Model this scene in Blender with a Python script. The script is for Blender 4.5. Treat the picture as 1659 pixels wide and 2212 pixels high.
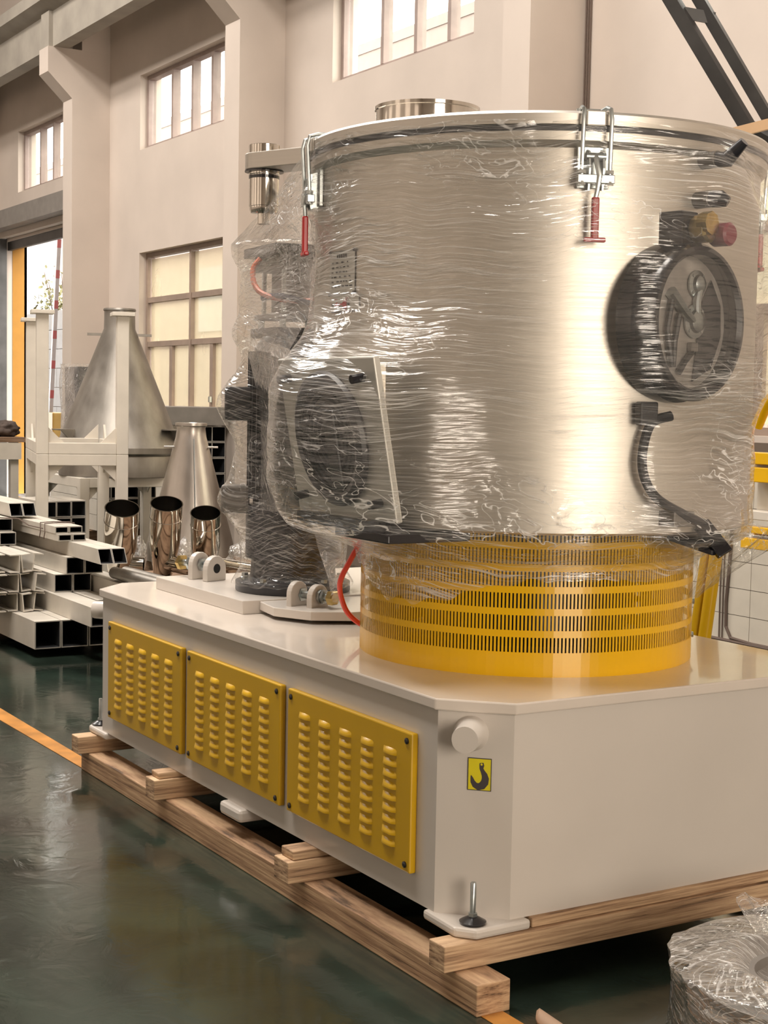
import bpy, math, random
from mathutils import Vector, Matrix, noise
random.seed(7)
S = bpy.context.scene
for o in list(bpy.data.objects): bpy.data.objects.remove(o)
COL = S.collection
PI = math.pi

# ------------------------------------------------------------------ camera
cam_d = bpy.data.cameras.new('camera'); cam = bpy.data.objects.new('camera', cam_d); COL.objects.link(cam)
FPX, YAW, PITCH, ROLL = 3294.43, -1.031196, 0.072809, 0.018570
_f = Vector((math.sin(YAW)*math.cos(PITCH), math.cos(YAW)*math.cos(PITCH), -math.sin(PITCH)))
_r = Vector((math.cos(YAW), -math.sin(YAW), 0)); _u = _r.cross(_f)
_R = math.cos(ROLL)*_r + math.sin(ROLL)*_u; _U = -math.sin(ROLL)*_r + math.cos(ROLL)*_u
cam.matrix_world = Matrix(((_R.x,_U.x,-_f.x,0),(_R.y,_U.y,-_f.y,0),(_R.z,_U.z,-_f.z,1.45),(0,0,0,1)))
cam_d.sensor_fit = 'VERTICAL'; cam_d.sensor_height = 24; cam_d.sensor_width = 18; cam_d.lens = FPX/2212*24
cam_d.clip_end = 300; cam_d.clip_start = .05
S.camera = cam

# ------------------------------------------------------------------ world, exposure, lights
S.view_settings.view_transform = 'Standard'; S.view_settings.look = 'None'
S.view_settings.gamma = 1; S.view_settings.use_curve_mapping = False
S.view_settings.exposure = 0.0
cy=S.cycles; cy.max_bounces=7; cy.diffuse_bounces=3; cy.glossy_bounces=3; cy.transmission_bounces=4; cy.transparent_max_bounces=14
cy.caustics_reflective=False; cy.caustics_refractive=False; cy.adaptive_threshold=.03; cy.use_light_tree=False
w = bpy.data.worlds.new('sky'); S.world = w; w.use_nodes = True
bg = w.node_tree.nodes['Background']; bg.inputs[0].default_value = (1, .955, .88, 1); bg.inputs[1].default_value = 9.0

def area(name, loc, rot, sx, sy, power, color=(1,.94,.85)):
    l = bpy.data.lights.new(name, 'AREA'); l.shape = 'RECTANGLE'; l.size = sx; l.size_y = sy
    l.energy = power; l.color = color
    o = bpy.data.objects.new(name, l); COL.objects.link(o); o.location = loc; o.rotation_euler = rot
    return o
WARM = (1, .925, .85)
# added area lights under the closed roof that brighten the hall
for i, (x, y) in enumerate(((-16, -.2), (-6, -.2), (-16, 1.9), (-6, 1.9))):
    area('roof_fill_light', (x, y, 8.85), (0,0,0), 6.0, 1.2, 540, WARM)
# windows of the opposite long wall
for i in range(5):
    x = -15 + i*4.55
    area('opposite_window', (x, -7.9, 3.2), (PI/2,0,PI), 2.2, 2.6, 20, WARM)
# open door of the near end wall
area('end_door_daylight', (6.9, 1.5, 2.3), (PI/2,0,PI/2), 4.0, 4.2, 640, (1,.87,.73))

# ------------------------------------------------------------------ materials
MATS = {}
def nodes_of(name):
    m = bpy.data.materials.new(name); m.use_nodes = True
    nt = m.node_tree; b = nt.nodes['Principled BSDF']
    return m, nt, b
def mat(name, col, rough=.5, metal=0.0, var=.06, nscale=6.0, bump=0.0, bscale=60.0, stretch=None, spec=.5, emit=None, coat=0.0, rvar=0.0):
    if name in MATS: return MATS[name]
    m, nt, b = nodes_of(name); N = nt.nodes; L = nt.links
    tc = N.new('ShaderNodeTexCoord'); mp = N.new('ShaderNodeMapping'); L.new(tc.outputs['Object'], mp.inputs[0])
    if stretch: mp.inputs['Scale'].default_value = stretch
    no = N.new('ShaderNodeTexNoise'); no.inputs['Scale'].default_value = nscale; no.inputs['Detail'].default_value = 5
    L.new(mp.outputs[0], no.inputs['Vector'])
    cr = N.new('ShaderNodeValToRGB'); cr.color_ramp.elements[0].position = .3; cr.color_ramp.elements[1].position = .7
    c = Vector(col)
    lo = [max(0, v*(1-var*1.5)) for v in c]; hi = [min(1, v*(1+var)) for v in c]
    cr.color_ramp.elements[0].color = (*lo, 1); cr.color_ramp.elements[1].color = (*hi, 1)
    L.new(no.outputs[0], cr.inputs[0]); L.new(cr.outputs[0], b.inputs['Base Color'])
    b.inputs['Roughness'].default_value = rough; b.inputs['Metallic'].default_value = metal
    b.inputs['Specular IOR Level'].default_value = spec; b.inputs['Coat Weight'].default_value = coat
    if rvar:
        mr = N.new('ShaderNodeMapRange'); mr.inputs[3].default_value = max(.02, rough-rvar); mr.inputs[4].default_value = rough+rvar
        L.new(no.outputs[0], mr.inputs[0]); L.new(mr.outputs[0], b.inputs['Roughness'])
    if bump:
        n2 = N.new('ShaderNodeTexNoise'); n2.inputs['Scale'].default_value = bscale; n2.inputs['Detail'].default_value = 4
        L.new(mp.outputs[0], n2.inputs['Vector'])
        bp = N.new('ShaderNodeBump'); bp.inputs['Strength'].default_value = bump; bp.inputs['Distance'].default_value = .01
        L.new(n2.outputs[0], bp.inputs['Height']); L.new(bp.outputs[0], b.inputs['Normal'])
    if emit:
        b.inputs['Emission Color'].default_value = (*emit[:3], 1); b.inputs['Emission Strength'].default_value = emit[3]
    MATS[name] = m
    return m

def mat_floor():
    m, nt, b = nodes_of('green_epoxy_floor'); N = nt.nodes; L = nt.links
    tc = N.new('ShaderNodeTexCoord')
    def noi(scale, det=6, dist=0., st=None):
        n = N.new('ShaderNodeTexNoise'); n.inputs['Scale'].default_value = scale; n.inputs['Detail'].default_value = det; n.inputs['Distortion'].default_value = dist
        if st:
            mp = N.new('ShaderNodeMapping'); mp.inputs['Scale'].default_value = st; L.new(tc.outputs['Object'], mp.inputs[0]); L.new(mp.outputs[0], n.inputs['Vector'])
        else: L.new(tc.outputs['Object'], n.inputs['Vector'])
        return n
    n1 = noi(1.6, 8, 1.2)
    cr = N.new('ShaderNodeValToRGB'); e = cr.color_ramp.elements
    e[0].position = .32; e[0].color = (.009,.013,.010,1); e[1].position = .72; e[1].color = (.030,.048,.036,1)
    L.new(n1.outputs[0], cr.inputs[0])
    # pale scuffs and scratches
    n2 = noi(5, 6, 2.5, (1.0, .25, 1))
    sub = N.new('ShaderNodeMath'); sub.operation = 'SUBTRACT'; sub.inputs[1].default_value = .5; L.new(n2.outputs[0], sub.inputs[0])
    ab = N.new('ShaderNodeMath'); ab.operation = 'ABSOLUTE'; L.new(sub.outputs[0], ab.inputs[0])
    mr = N.new('ShaderNodeMapRange'); mr.inputs[1].default_value = 0; mr.inputs[2].default_value = .006; mr.inputs[3].default_value = .30; mr.inputs[4].default_value = 0
    L.new(ab.outputs[0], mr.inputs[0])
    n4 = noi(3, 3); mk = N.new('ShaderNodeMapRange'); mk.inputs[1].default_value = .55; mk.inputs[2].default_value = .7; L.new(n4.outputs[0], mk.inputs[0])
    mu = N.new('ShaderNodeMath'); mu.operation = 'MULTIPLY'; L.new(mr.outputs[0], mu.inputs[0]); L.new(mk.outputs[0], mu.inputs[1])
    mx = N.new('ShaderNodeMix'); mx.data_type = 'RGBA'; L.new(mu.outputs[0], mx.inputs[0]); L.new(cr.outputs[0], mx.inputs[6]); mx.inputs[7].default_value = (.25,.30,.26,1)
    L.new(mx.outputs[2], b.inputs['Base Color'])
    n3 = noi(2.2, 5, .6)
    rr = N.new('ShaderNodeMapRange'); rr.inputs[1].default_value = .3; rr.inputs[2].default_value = .7; rr.inputs[3].default_value = .07; rr.inputs[4].default_value = .22
    L.new(n3.outputs[0], rr.inputs[0]); L.new(rr.outputs[0], b.inputs['Roughness'])
    n5 = noi(7, 6, 1.5); bp = N.new('ShaderNodeBump'); bp.inputs['Strength'].default_value = .06; bp.inputs['Distance'].default_value = .02
    L.new(n5.outputs[0], bp.inputs['Height']); L.new(bp.outputs[0], b.inputs['Normal'])
    b.inputs['Specular IOR Level'].default_value = .6; b.inputs['Coat Weight'].default_value = .3; b.inputs['Coat Roughness'].default_value = .09; b.inputs['Coat IOR'].default_value = 1.5
    L.new(bp.outputs[0], b.inputs['Coat Normal'])
    return m

def mat_wood(name, a, c, axis):
    m, nt, b = nodes_of(name); N = nt.nodes; L = nt.links
    tc = N.new('ShaderNodeTexCoord'); mp = N.new('ShaderNodeMapping'); L.new(tc.outputs['Object'], mp.inputs[0])
    s = [16, 16, 95]; s[axis] = 2.6
    mp.inputs['Scale'].default_value = s
    n = N.new('ShaderNodeTexNoise'); n.inputs['Scale'].default_value = 1.0; n.inputs['Detail'].default_value = 7; n.inputs['Roughness'].default_value = .65
    L.new(mp.outputs[0], n.inputs['Vector'])
    cr = N.new('ShaderNodeValToRGB'); e = cr.color_ramp.elements
    e[0].position = .345; e[0].color = (*[v*.32 for v in c],1); e[1].position = .60; e[1].color = (*a,1)
    k = cr.color_ramp.elements.new(.43); k.color = (*c,1)
    L.new(n.outputs[0], cr.inputs[0])
    n2 = N.new('ShaderNodeTexNoise'); n2.inputs['Scale'].default_value = 3; L.new(tc.outputs['Object'], n2.inputs['Vector'])
    mx = N.new('ShaderNodeMix'); mx.data_type = 'RGBA'; mx.blend_type = 'MULTIPLY'; mx.inputs[0].default_value = .5
    L.new(cr.outputs[0], mx.inputs[6])
    c2 = N.new('ShaderNodeValToRGB'); c2.color_ramp.elements[0].color = (.72,.66,.6,1); c2.color_ramp.elements[1].color = (1,1,1,1); c2.color_ramp.elements[0].position = .35; c2.color_ramp.elements[1].position=.6
    L.new(n2.outputs[0], c2.inputs[0]); L.new(c2.outputs[0], mx.inputs[7]); L.new(mx.outputs[2], b.inputs['Base Color'])
    b.inputs['Roughness'].default_value = .75
    bp = N.new('ShaderNodeBump'); bp.inputs['Strength'].default_value = .5; bp.inputs['Distance'].default_value = .003
    L.new(n.outputs[0], bp.inputs['Height']); L.new(bp.outputs[0], b.inputs['Normal'])
    return m

def mat_brushed(name, col, rough, aniso_axis_scale, bump=.05, var=.12):
    m, nt, b = nodes_of(name); N = nt.nodes; L = nt.links
    tc = N.new('ShaderNodeTexCoord'); mp = N.new('ShaderNodeMapping'); mp.inputs['Scale'].default_value = aniso_axis_scale
    L.new(tc.outputs['Object'], mp.inputs[0])
    n = N.new('ShaderNodeTexNoise'); n.inputs['Scale'].default_value = 1; n.inputs['Detail'].default_value = 6; L.new(mp.outputs[0], n.inputs['Vector'])
    cr = N.new('ShaderNodeValToRGB'); e = cr.color_ramp.elements
    e[0].position = .3; e[1].position = .7; e[0].color = (*[v*(1-var) for v in col],1); e[1].color = (*[min(1,v*(1+var*.6)) for v in col],1)
    L.new(n.outputs[0], cr.inputs[0]); L.new(cr.outputs[0], b.inputs['Base Color'])
    b.inputs['Metallic'].default_value = 1; 
    mr = N.new('ShaderNodeMapRange'); mr.inputs[3].default_value = rough*.75; mr.inputs[4].default_value = rough*1.25
    L.new(n.outputs[0], mr.inputs[0]); L.new(mr.outputs[0], b.inputs['Roughness'])
    bp = N.new('ShaderNodeBump'); bp.inputs['Strength'].default_value = bump; bp.inputs['Distance'].default_value = .002
    L.new(n.outputs[0], bp.inputs['Height']); L.new(bp.outputs[0], b.inputs['Normal'])
    return m

def mat_film(name, su=3.0, sv=55.0, base=.05, dens=1.0, tilt=.12, white=(.95,.93,.90), gloss=1.0):
    """clear stretch film: transparent, glossy, with whitish gathered creases (UV in metres)"""
    m = bpy.data.materials.new(name); m.use_nodes = True; nt = m.node_tree; N = nt.nodes; L = nt.links
    for n in list(N): N.remove(n)
    out = N.new('ShaderNodeOutputMaterial'); tc = N.new('ShaderNodeTexCoord')
    def M(op, a, b_=None, c_=None):
        n = N.new('ShaderNodeMath'); n.operation = op
        for i, v in enumerate((a, b_, c_)):
            if v is None: continue
            if isinstance(v, (int, float)): n.inputs[i].default_value = v
            else: L.new(v, n.inputs[i])
        return n.outputs[0]
    wn_ = N.new('ShaderNodeTexNoise'); wn_.inputs['Scale'].default_value = 2.3; wn_.inputs['Detail'].default_value = 2; L.new(tc.outputs['UV'], wn_.inputs['Vector'])
    wv = N.new('ShaderNodeVectorMath'); wv.operation = 'MULTIPLY_ADD'; L.new(wn_.outputs['Color'], wv.inputs[0]); wv.inputs[1].default_value = (.06,.085,0); L.new(tc.outputs['UV'], wv.inputs[2])
    at = N.new('ShaderNodeAttribute'); at.attribute_name = 'crease'
    cre = M('ADD', at.outputs['Fac'], 1.0)
    def noi(rot, sc, detail=2, dist=0.0, off=0.0):
        detail=min(detail,1.5)
        mp = N.new('ShaderNodeMapping'); mp.vector_type = 'POINT'
        mp.inputs['Rotation'].default_value = (0,0,rot); mp.inputs['Location'].default_value = (off,off*1.7,off*.3); mp.inputs['Scale'].default_value = (1,1,1)
        L.new(wv.outputs[0], mp.inputs[0])
        m2 = N.new('ShaderNodeMapping'); m2.inputs['Scale'].default_value = (sc[0], sc[1], 1); L.new(mp.outputs[0], m2.inputs[0])
        n = N.new('ShaderNodeTexNoise'); n.inputs['Scale'].default_value = 1; n.inputs['Detail'].default_value = detail; n.inputs['Distortion'].default_value = dist
        L.new(m2.outputs[0], n.inputs['Vector']); return n.outputs[0]
    def ridge(v, wdt):
        a = M('ABSOLUTE', M('SUBTRACT', v, .5))
        r = N.new('ShaderNodeMapRange'); r.interpolation_type = 'SMOOTHSTEP'; r.inputs[1].default_value = 0; r.inputs[2].default_value = wdt; r.inputs[3].default_value = 1; r.inputs[4].default_value = 0
        L.new(a, r.inputs[0]); return r.outputs[0]
    def mask(v, lo, hi):
        r = N.new('ShaderNodeMapRange'); r.interpolation_type = 'SMOOTHSTEP'; r.inputs[1].default_value = lo; r.inputs[2].default_value = hi
        L.new(v, r.inputs[0]); return r.outputs[0]
    h1 = noi(tilt, (su, sv), 3, .3); h2 = noi(-tilt*1.3, (su*1.6, sv*.9), 3, .5, 3.1); h3 = noi(tilt*4, (11, 24), 3, 1.2, 7.7)
    mk1 = mask(noi(.3, (1.6, 3.2), 3, .5, 1.0), .42, .62); mk2 = mask(noi(-.2, (2.5, 2.6), 3, .8, 5.0), .45, .62); mk3 = mask(noi(0, (2.2, 2.4), 2, .8, 9.0), .52, .68)
    r1 = M('MULTIPLY', ridge(h1, .035), M('ADD', mk1, .25)); r2 = M('MULTIPLY', ridge(h2, .028), mk2); r3 = M('MULTIPLY', ridge(h3, .020), mk3)
    fac = M('ADD', M('MULTIPLY', M('ADD', M('ADD', M('MULTIPLY', r1, .34), M('MULTIPLY', r2, .45)), M('MULTIPLY', r3, .75)), M('MULTIPLY', cre, dens)), base)
    fac = M('MINIMUM', fac, .92)
    hs = M('ADD', M('ADD', h1, M('MULTIPLY', h2, .8)), M('MULTIPLY', M('MULTIPLY', h3, 1.4), mk3))
    bp = N.new('ShaderNodeBump'); bp.inputs['Strength'].default_value = .55; bp.inputs['Distance'].default_value = .012; L.new(hs, bp.inputs['Height'])
    tr = N.new('ShaderNodeBsdfTransparent'); tr.inputs[0].default_value = (.97,.965,.95,1)
    gl = N.new('ShaderNodeBsdfGlossy'); gl.inputs['Roughness'].default_value = .12; gl.inputs[0].default_value = (1,1,1,1); L.new(bp.outputs[0], gl.inputs['Normal'])
    lw = N.new('ShaderNodeLayerWeight'); lw.inputs[0].default_value = .5; L.new(bp.outputs[0], lw.inputs['Normal'])
    frs = M('ADD', M('MULTIPLY', M('POWER', lw.outputs['Facing'], 4.0), .55), .055)
    clear = N.new('ShaderNodeMixShader'); L.new(M('MINIMUM', M('MULTIPLY', frs, gloss), .8), clear.inputs[0]); L.new(tr.outputs[0], clear.inputs[1]); L.new(gl.outputs[0], clear.inputs[2])
    pr = N.new('ShaderNodeBsdfPrincipled'); pr.inputs['Base Color'].default_value = (*white,1); pr.inputs['Roughness'].default_value = .22; pr.inputs['Specular IOR Level'].default_value = .9
    L.new(bp.outputs[0], pr.inputs['Normal'])
    mx = N.new('ShaderNodeMixShader'); L.new(fac, mx.inputs[0]); L.new(clear.outputs[0], mx.inputs[1]); L.new(pr.outputs[0], mx.inputs[2])
    L.new(mx.outputs[0], out.inputs[0])
    return m

def mat_glass(name, tint=(.96,.97,.95), milk=0.0, milkcol=(.9,.88,.78)):
    m = bpy.data.materials.new(name); m.use_nodes = True; nt = m.node_tree; N = nt.nodes; L = nt.links
    for n in list(N): N.remove(n)
    out = N.new('ShaderNodeOutputMaterial'); tr = N.new('ShaderNodeBsdfTransparent'); tr.inputs[0].default_value = (*tint,1)
    gl = N.new('ShaderNodeBsdfGlossy'); gl.inputs['Roughness'].default_value = .03
    lw = N.new('ShaderNodeLayerWeight'); lw.inputs[0].default_value = .5
    pw = N.new('ShaderNodeMath'); pw.operation='POWER'; L.new(lw.outputs['Facing'],pw.inputs[0]); pw.inputs[1].default_value=5.0
    fr = N.new('ShaderNodeMath'); fr.operation='MULTIPLY_ADD'; L.new(pw.outputs[0],fr.inputs[0]); fr.inputs[1].default_value=.7; fr.inputs[2].default_value=.03
    mx = N.new('ShaderNodeMixShader'); L.new(fr.outputs[0], mx.inputs[0]); L.new(tr.outputs[0], mx.inputs[1]); L.new(gl.outputs[0], mx.inputs[2])
    if milk:
        tl = N.new('ShaderNodeBsdfTranslucent'); tl.inputs[0].default_value = (*milkcol,1)
        tc = N.new('ShaderNodeTexCoord'); no = N.new('ShaderNodeTexNoise'); no.inputs['Scale'].default_value = 2.0; L.new(tc.outputs['Object'], no.inputs['Vector'])
        mr = N.new('ShaderNodeMapRange'); mr.inputs[3].default_value = milk*.75; mr.inputs[4].default_value = min(1,milk*1.25); L.new(no.outputs[0], mr.inputs[0])
        m2 = N.new('ShaderNodeMixShader'); L.new(mr.outputs[0], m2.inputs[0]); L.new(mx.outputs[0], m2.inputs[1]); L.new(tl.outputs[0], m2.inputs[2]); L.new(m2.outputs[0], out.inputs[0])
    else: L.new(mx.outputs[0], out.inputs[0])
    return m

M_wall = mat('wall_paint', (.64,.555,.485), .6, var=.05, nscale=1.2, bump=.05, bscale=30)
M_beam = mat('concrete_grey_paint', (.36,.325,.275), .7, var=.12, nscale=2.5, bump=.08, bscale=20)
M_ceil = mat('roof_sheet', (.42,.40,.37), .6)
M_tile = mat('white_glazed_tile', (.70,.64,.54), .18, var=.06, nscale=4)
M_grout = mat('dark_grout', (.16,.12,.09), .9)
M_wframe = mat('window_frame_paint', (.36,.28,.25), .5, var=.1)
M_alu = mat('window_bronze_frame', (.33,.25,.20), .45, var=.1)
M_glass = mat_glass('window_glass')
M_milk = mat_glass('milky_window_glass', tint=(.90,.88,.80), milk=.38, milkcol=(.62,.57,.45))  # milky panes; tint and haze tone down the overbright view outside
M_floor = mat_floor()
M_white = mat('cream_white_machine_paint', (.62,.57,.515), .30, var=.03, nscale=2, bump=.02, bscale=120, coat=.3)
M_whitelit = mat('cream_white_lit_top', (.70,.625,.55), .22, var=.05, nscale=2.2, bump=.02, bscale=90, coat=.4)  # same cream paint as the cabinet, lightened for the light on top
M_yellow = mat('yellow_enamel', (.60,.35,.0), .36, var=.04, nscale=3, coat=.2)
M_yellow2 = mat('yellow_guard_enamel', (.84,.47,.0), .28, var=.05, nscale=3, coat=.25)
M_black = mat('black_rubber', (.018,.017,.020), .42, var=.2)
M_blackpaint = mat('black_gloss_paint', (.012,.011,.014), .22, var=.2, coat=.3)
M_dark = mat('hollow_shade', (.006,.006,.007), .8)  # near-black that paints the shade inside hollows
M_motor = mat('motor_grey_enamel', (.020,.020,.026), .35, var=.15, coat=.2)
M_castgrey = mat('cast_grey', (.22,.20,.18), .45, var=.12)
M_steel = mat_brushed('brushed_stainless', (.66,.62,.56), .46, (2,2,160), .04, .06)
M_polish = mat_brushed('polished_stainless', (.66,.62,.56), .09, (4,4,12), .02, .08)
M_cone = mat_brushed('dull_welded_steel', (.36,.335,.30), .46, (7,7,3), .08, .28)
M_cone2 = mat_brushed('satin_steel', (.58,.54,.50), .32, (8,8,3), .04, .15)
M_zinc = mat('zinc_plated', (.50,.54,.54), .32, 1.0, var=.1, nscale=30)
M_brasszinc = mat('yellow_zinc', (.55,.40,.16), .3, 1.0, var=.15, nscale=40)
M_red = mat('red_grip', (.50,.020,.022), .35, var=.1)
M_orange = mat('orange_hose', (.80,.12,.03), .3)
M_redhose = mat('red_hose', (.85,.08,.05), .3)
M_blue = mat('blue_hose', (.03,.05,.12), .3)
M_tubewhite = mat('white_primer_tube', (.66,.61,.53), .45, var=.08, nscale=5)
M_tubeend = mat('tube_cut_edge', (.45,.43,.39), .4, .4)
M_tubedark = mat('dark_tube_inside', (.02,.021,.024), .7)  # near-black colour on the inner faces of the tubes
M_standwhite = mat('white_stand_paint', (.72,.66,.57), .35, var=.05)
M_wx = mat_wood('laminated_timber_long', (.60,.40,.235), (.34,.20,.11), 0)
M_wy = mat_wood('laminated_timber_cross', (.66,.46,.28), (.38,.235,.135), 1)
M_wood = mat_wood('rough_brown_timber', (.34,.22,.14), (.22,.13,.075), 1)
M_line = mat('orange_floor_line_paint', (.55,.24,.05), .35, var=.25, nscale=8)
M_orangepaint = mat('ochre_outer_wall', (.42,.20,.030), .7, var=.05)
M_out = mat('pale_pink_facade', (.23,.185,.17), .8, var=.05)
M_outgrey = mat('grey_block', (.070,.066,.066), .8, var=.08)
M_outblue = mat('blue_grey_pane', (.06,.075,.10), .3)
M_ground = mat('pale_yard', (.10,.09,.085), .8)
M_leaf = mat('yellow_green_leaf', (.11,.105,.035), .6, var=.3)
M_twig = mat('brown_twig', (.05,.033,.026), .8)
M_frame = mat('dark_grey_steel_section', (.075,.072,.070), .42, var=.2, nscale=4, metal=.3)
M_film = mat_film('clear_stretch_film', 1.25, 85, .05, 1.05, .07)
M_film2 = mat_film('bunched_stretch_film', 4, 70, .02, .85, .3, gloss=1.2)
M_film3 = mat_film('thick_wrapped_film', 9, 60, .03, 1.0, .6, gloss=2.6)
M_label = mat('label_plate', (.62,.60,.55), .35, .3)
M_print = mat('dark_print', (.06,.05,.05), .5)
M_ltyel = mat('sticker_yellow', (.72,.62,.02), .4)
M_pink = mat('pink_wrap', (.85,.36,.33), .25, var=.1)
M_cloth = mat('dark_cloth', (.07,.05,.04), .9, var=.4, bump=.4, bscale=18)
M_glassview = mat_glass('sight_glass', (.9,.9,.9))
M_beam2 = mat('pale_ochre_paint', (.70,.46,.26), .5)
M_cable = mat('grey_cable', (.13,.09,.07), .6)
M_beige = mat('beige_foam', (.45,.30,.20), .7, var=.1)

# ------------------------------------------------------------------ mesh builder
class MB:
    def __init__(s): s.v=[]; s.f=[]; s.uv=[]
    def add(s, vs, fs):
        o=len(s.v); s.v+= [Vector(p) for p in vs]; s.f += [tuple(i+o for i in f) for f in fs]; return s
    def box(s, x0,x1,y0,y1,z0,z1):
        return s.add([(x0,y0,z0),(x1,y0,z0),(x1,y1,z0),(x0,y1,z0),(x0,y0,z1),(x1,y0,z1),(x1,y1,z1),(x0,y1,z1)],
            [(3,2,1,0),(4,5,6,7),(0,1,5,4),(1,2,6,5),(2,3,7,6),(3,0,4,7)])
    def obox(s, c, ax, ay, az):
        c=Vector(c); ax=Vector(ax); ay=Vector(ay); az=Vector(az); P=[]
        for k in (-1,1):
            for (i,j) in ((-1,-1),(1,-1),(1,1),(-1,1)): P.append(c+ax*i+ay*j+az*k)
        return s.add(P,[(3,2,1,0),(4,5,6,7),(0,1,5,4),(1,2,6,5),(2,3,7,6),(3,0,4,7)])
    def bar(s, p0, p1, w, h, up=(0,0,1)):
        p0=Vector(p0); p1=Vector(p1); d=(p1-p0); l=d.length; d.normalize(); up=Vector(up); sd=d.cross(up)
        if sd.length<1e-4: sd=d.cross(Vector((1,0,0)))
        sd.normalize(); u=sd.cross(d)
        return s.obox((p0+p1)/2, d*(l/2), sd*(w/2), u*(h/2))
    def prism(s, poly, z0, z1):
        n=len(poly); vs=[(x,y,z0) for x,y in poly]+[(x,y,z1) for x,y in poly]
        fs=[tuple(range(n))[::-1], tuple(range(n,2*n))]+[(i,(i+1)%n,n+(i+1)%n,n+i) for i in range(n)]
        return s.add(vs,fs)
    def extr(s, pts, d):
        """planar polygon (3-D points) extruded by vector d"""
        n=len(pts); d=Vector(d); vs=[Vector(p) for p in pts]; vs=vs+[p+d for p in vs]
        return s.add(vs,[tuple(range(n))[::-1], tuple(range(n,2*n))]+[(i,(i+1)%n,n+(i+1)%n,n+i) for i in range(n)])
    def lathe(s, prof, c=(0,0,0), axis=(0,0,1), seg=32, caps=True, a0=0, a1=2*PI):
        """prof: list of (r, h) along axis"""
        c=Vector(c); ax=Vector(axis).normalized(); t=Vector((0,0,1)) if abs(ax.z)<.9 else Vector((1,0,0))
        e1=ax.cross(t).normalized(); e2=ax.cross(e1); o=len(s.v); full=abs(a1-a0-2*PI)<1e-6; m=seg if full else seg+1
        for r,h in prof:
            for i in range(m):
                a=a0+(a1-a0)*i/seg; s.v.append(c+ax*h+e1*(r*math.cos(a))+e2*(r*math.sin(a)))
        for k in range(len(prof)-1):
            for i in range(seg):
                j=(i+1)%m; s.f.append((o+k*m+i,o+k*m+j,o+(k+1)*m+j,o+(k+1)*m+i))
        if caps and full:
            if prof[0][0]>1e-5: s.f.append(tuple(o+i for i in range(m))[::-1])
            if prof[-1][0]>1e-5: s.f.append(tuple(o+(len(prof)-1)*m+i for i in range(m)))
        return s
    def cyl(s, p0, p1, r, seg=20, r2=None):
        p0=Vector(p0); p1=Vector(p1); return s.lathe([(r,0),(r if r2 is None else r2,(p1-p0).length)], p0, p1-p0, seg)
    def pipe(s, p0, p1, ro, ri, seg=28):
        p0=Vector(p0); p1=Vector(p1); l=(p1-p0).length
        return s.lathe([(ri,0),(ro,0),(ro,l),(ri,l),(ri,0)], p0, p1-p0, seg, caps=False)
    def tube(s, pts, r, seg=8, closed=False):
        pts=[Vector(p) for p in pts]; n=len(pts); o=len(s.v); prev=None
        rs = r if isinstance(r,(list,tuple)) else [r]*n
        for i,p in enumerate(pts):
            d=(pts[min(i+1,n-1)]-pts[max(i-1,0)]).normalized()
            if prev is None:
                t=Vector((0,0,1)) if abs(d.z)<.9 else Vector((1,0,0)); e1=d.cross(t).normalized()
            else: e1=(prev-d*prev.dot(d)).normalized()
            prev=e1; e2=d.cross(e1)
            for k in range(seg):
                a=2*PI*k/seg; s.v.append(p+(e1*math.cos(a)+e2*math.sin(a))*rs[i])
        for i in range(n-1):
            for k in range(seg):
                k2=(k+1)%seg; s.f.append((o+i*seg+k,o+i*seg+k2,o+(i+1)*seg+k2,o+(i+1)*seg+k))
        s.f.append(tuple(o+k for k in range(seg))[::-1]); s.f.append(tuple(o+(n-1)*seg+k for k in range(seg)))
        return s
    def grid(s, fn, nu, nv, uvfn=None, wrap=False):
        o=len(s.v)
        for j in range(nv+1):
            for i in range(nu+1): s.v.append(Vector(fn(i/nu,j/nv)))
        for j in range(nv):
            for i in range(nu):
                a=o+j*(nu+1)+i; s.f.append((a,a+1,a+nu+2,a+nu+1))
                if uvfn: s.uv += [uvfn(i/nu,j/nv),uvfn((i+1)/nu,j/nv),uvfn((i+1)/nu,(j+1)/nv),uvfn(i/nu,(j+1)/nv)]
        return s
    def build(s, name, material, parent=None, origin=None, smooth=False, bevel=0, angle=35, crease=None):
        me=bpy.data.meshes.new(name)
        if origin is None and parent is None:
            xs=[p.x for p in s.v]; ys=[p.y for p in s.v]; zs=[p.z for p in s.v]
            origin=Vector(((min(xs)+max(xs))/2,(min(ys)+max(ys))/2,min(zs)))
        O=Vector(origin) if origin is not None else Vector((0,0,0))
        me.from_pydata([p-O for p in s.v],[],s.f); me.update()
        if s.uv:
            ul=me.uv_layers.new(name='UVMap')
            for i,u in enumerate(s.uv): ul.data[i].uv=u
        o=bpy.data.objects.new(name, me); COL.objects.link(o); o.location=O
        if crease:
            at=me.attributes.new('crease','FLOAT','POINT'); at.data.foreach_set('value',[crease(p) for p in s.v])
        if isinstance(material,(list,tuple)):
            for m in material: me.materials.append(m)
        else: me.materials.append(material)
        if smooth:
            me.polygons.foreach_set('use_smooth',[True]*len(me.polygons))
            try: me.set_sharp_from_angle(angle=math.radians(angle))
            except Exception: pass
        if bevel:
            bm=o.modifiers.new('bevel','BEVEL'); bm.width=bevel; bm.segments=2; bm.limit_method='ANGLE'; bm.angle_limit=math.radians(40)
        if parent is not None: setparent(o,parent)
        return o
def wloc(o):
    p=Vector(o.location)
    return p if o.parent is None else p+o['_w'] if '_w' in o else p
WORLD={}
def setparent(o,p):
    o.parent=p; o.matrix_parent_inverse=Matrix.Translation(-WORLD.get(p.name,Vector((0,0,0))))
    WORLD[o.name]=Vector(o.location)
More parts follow.
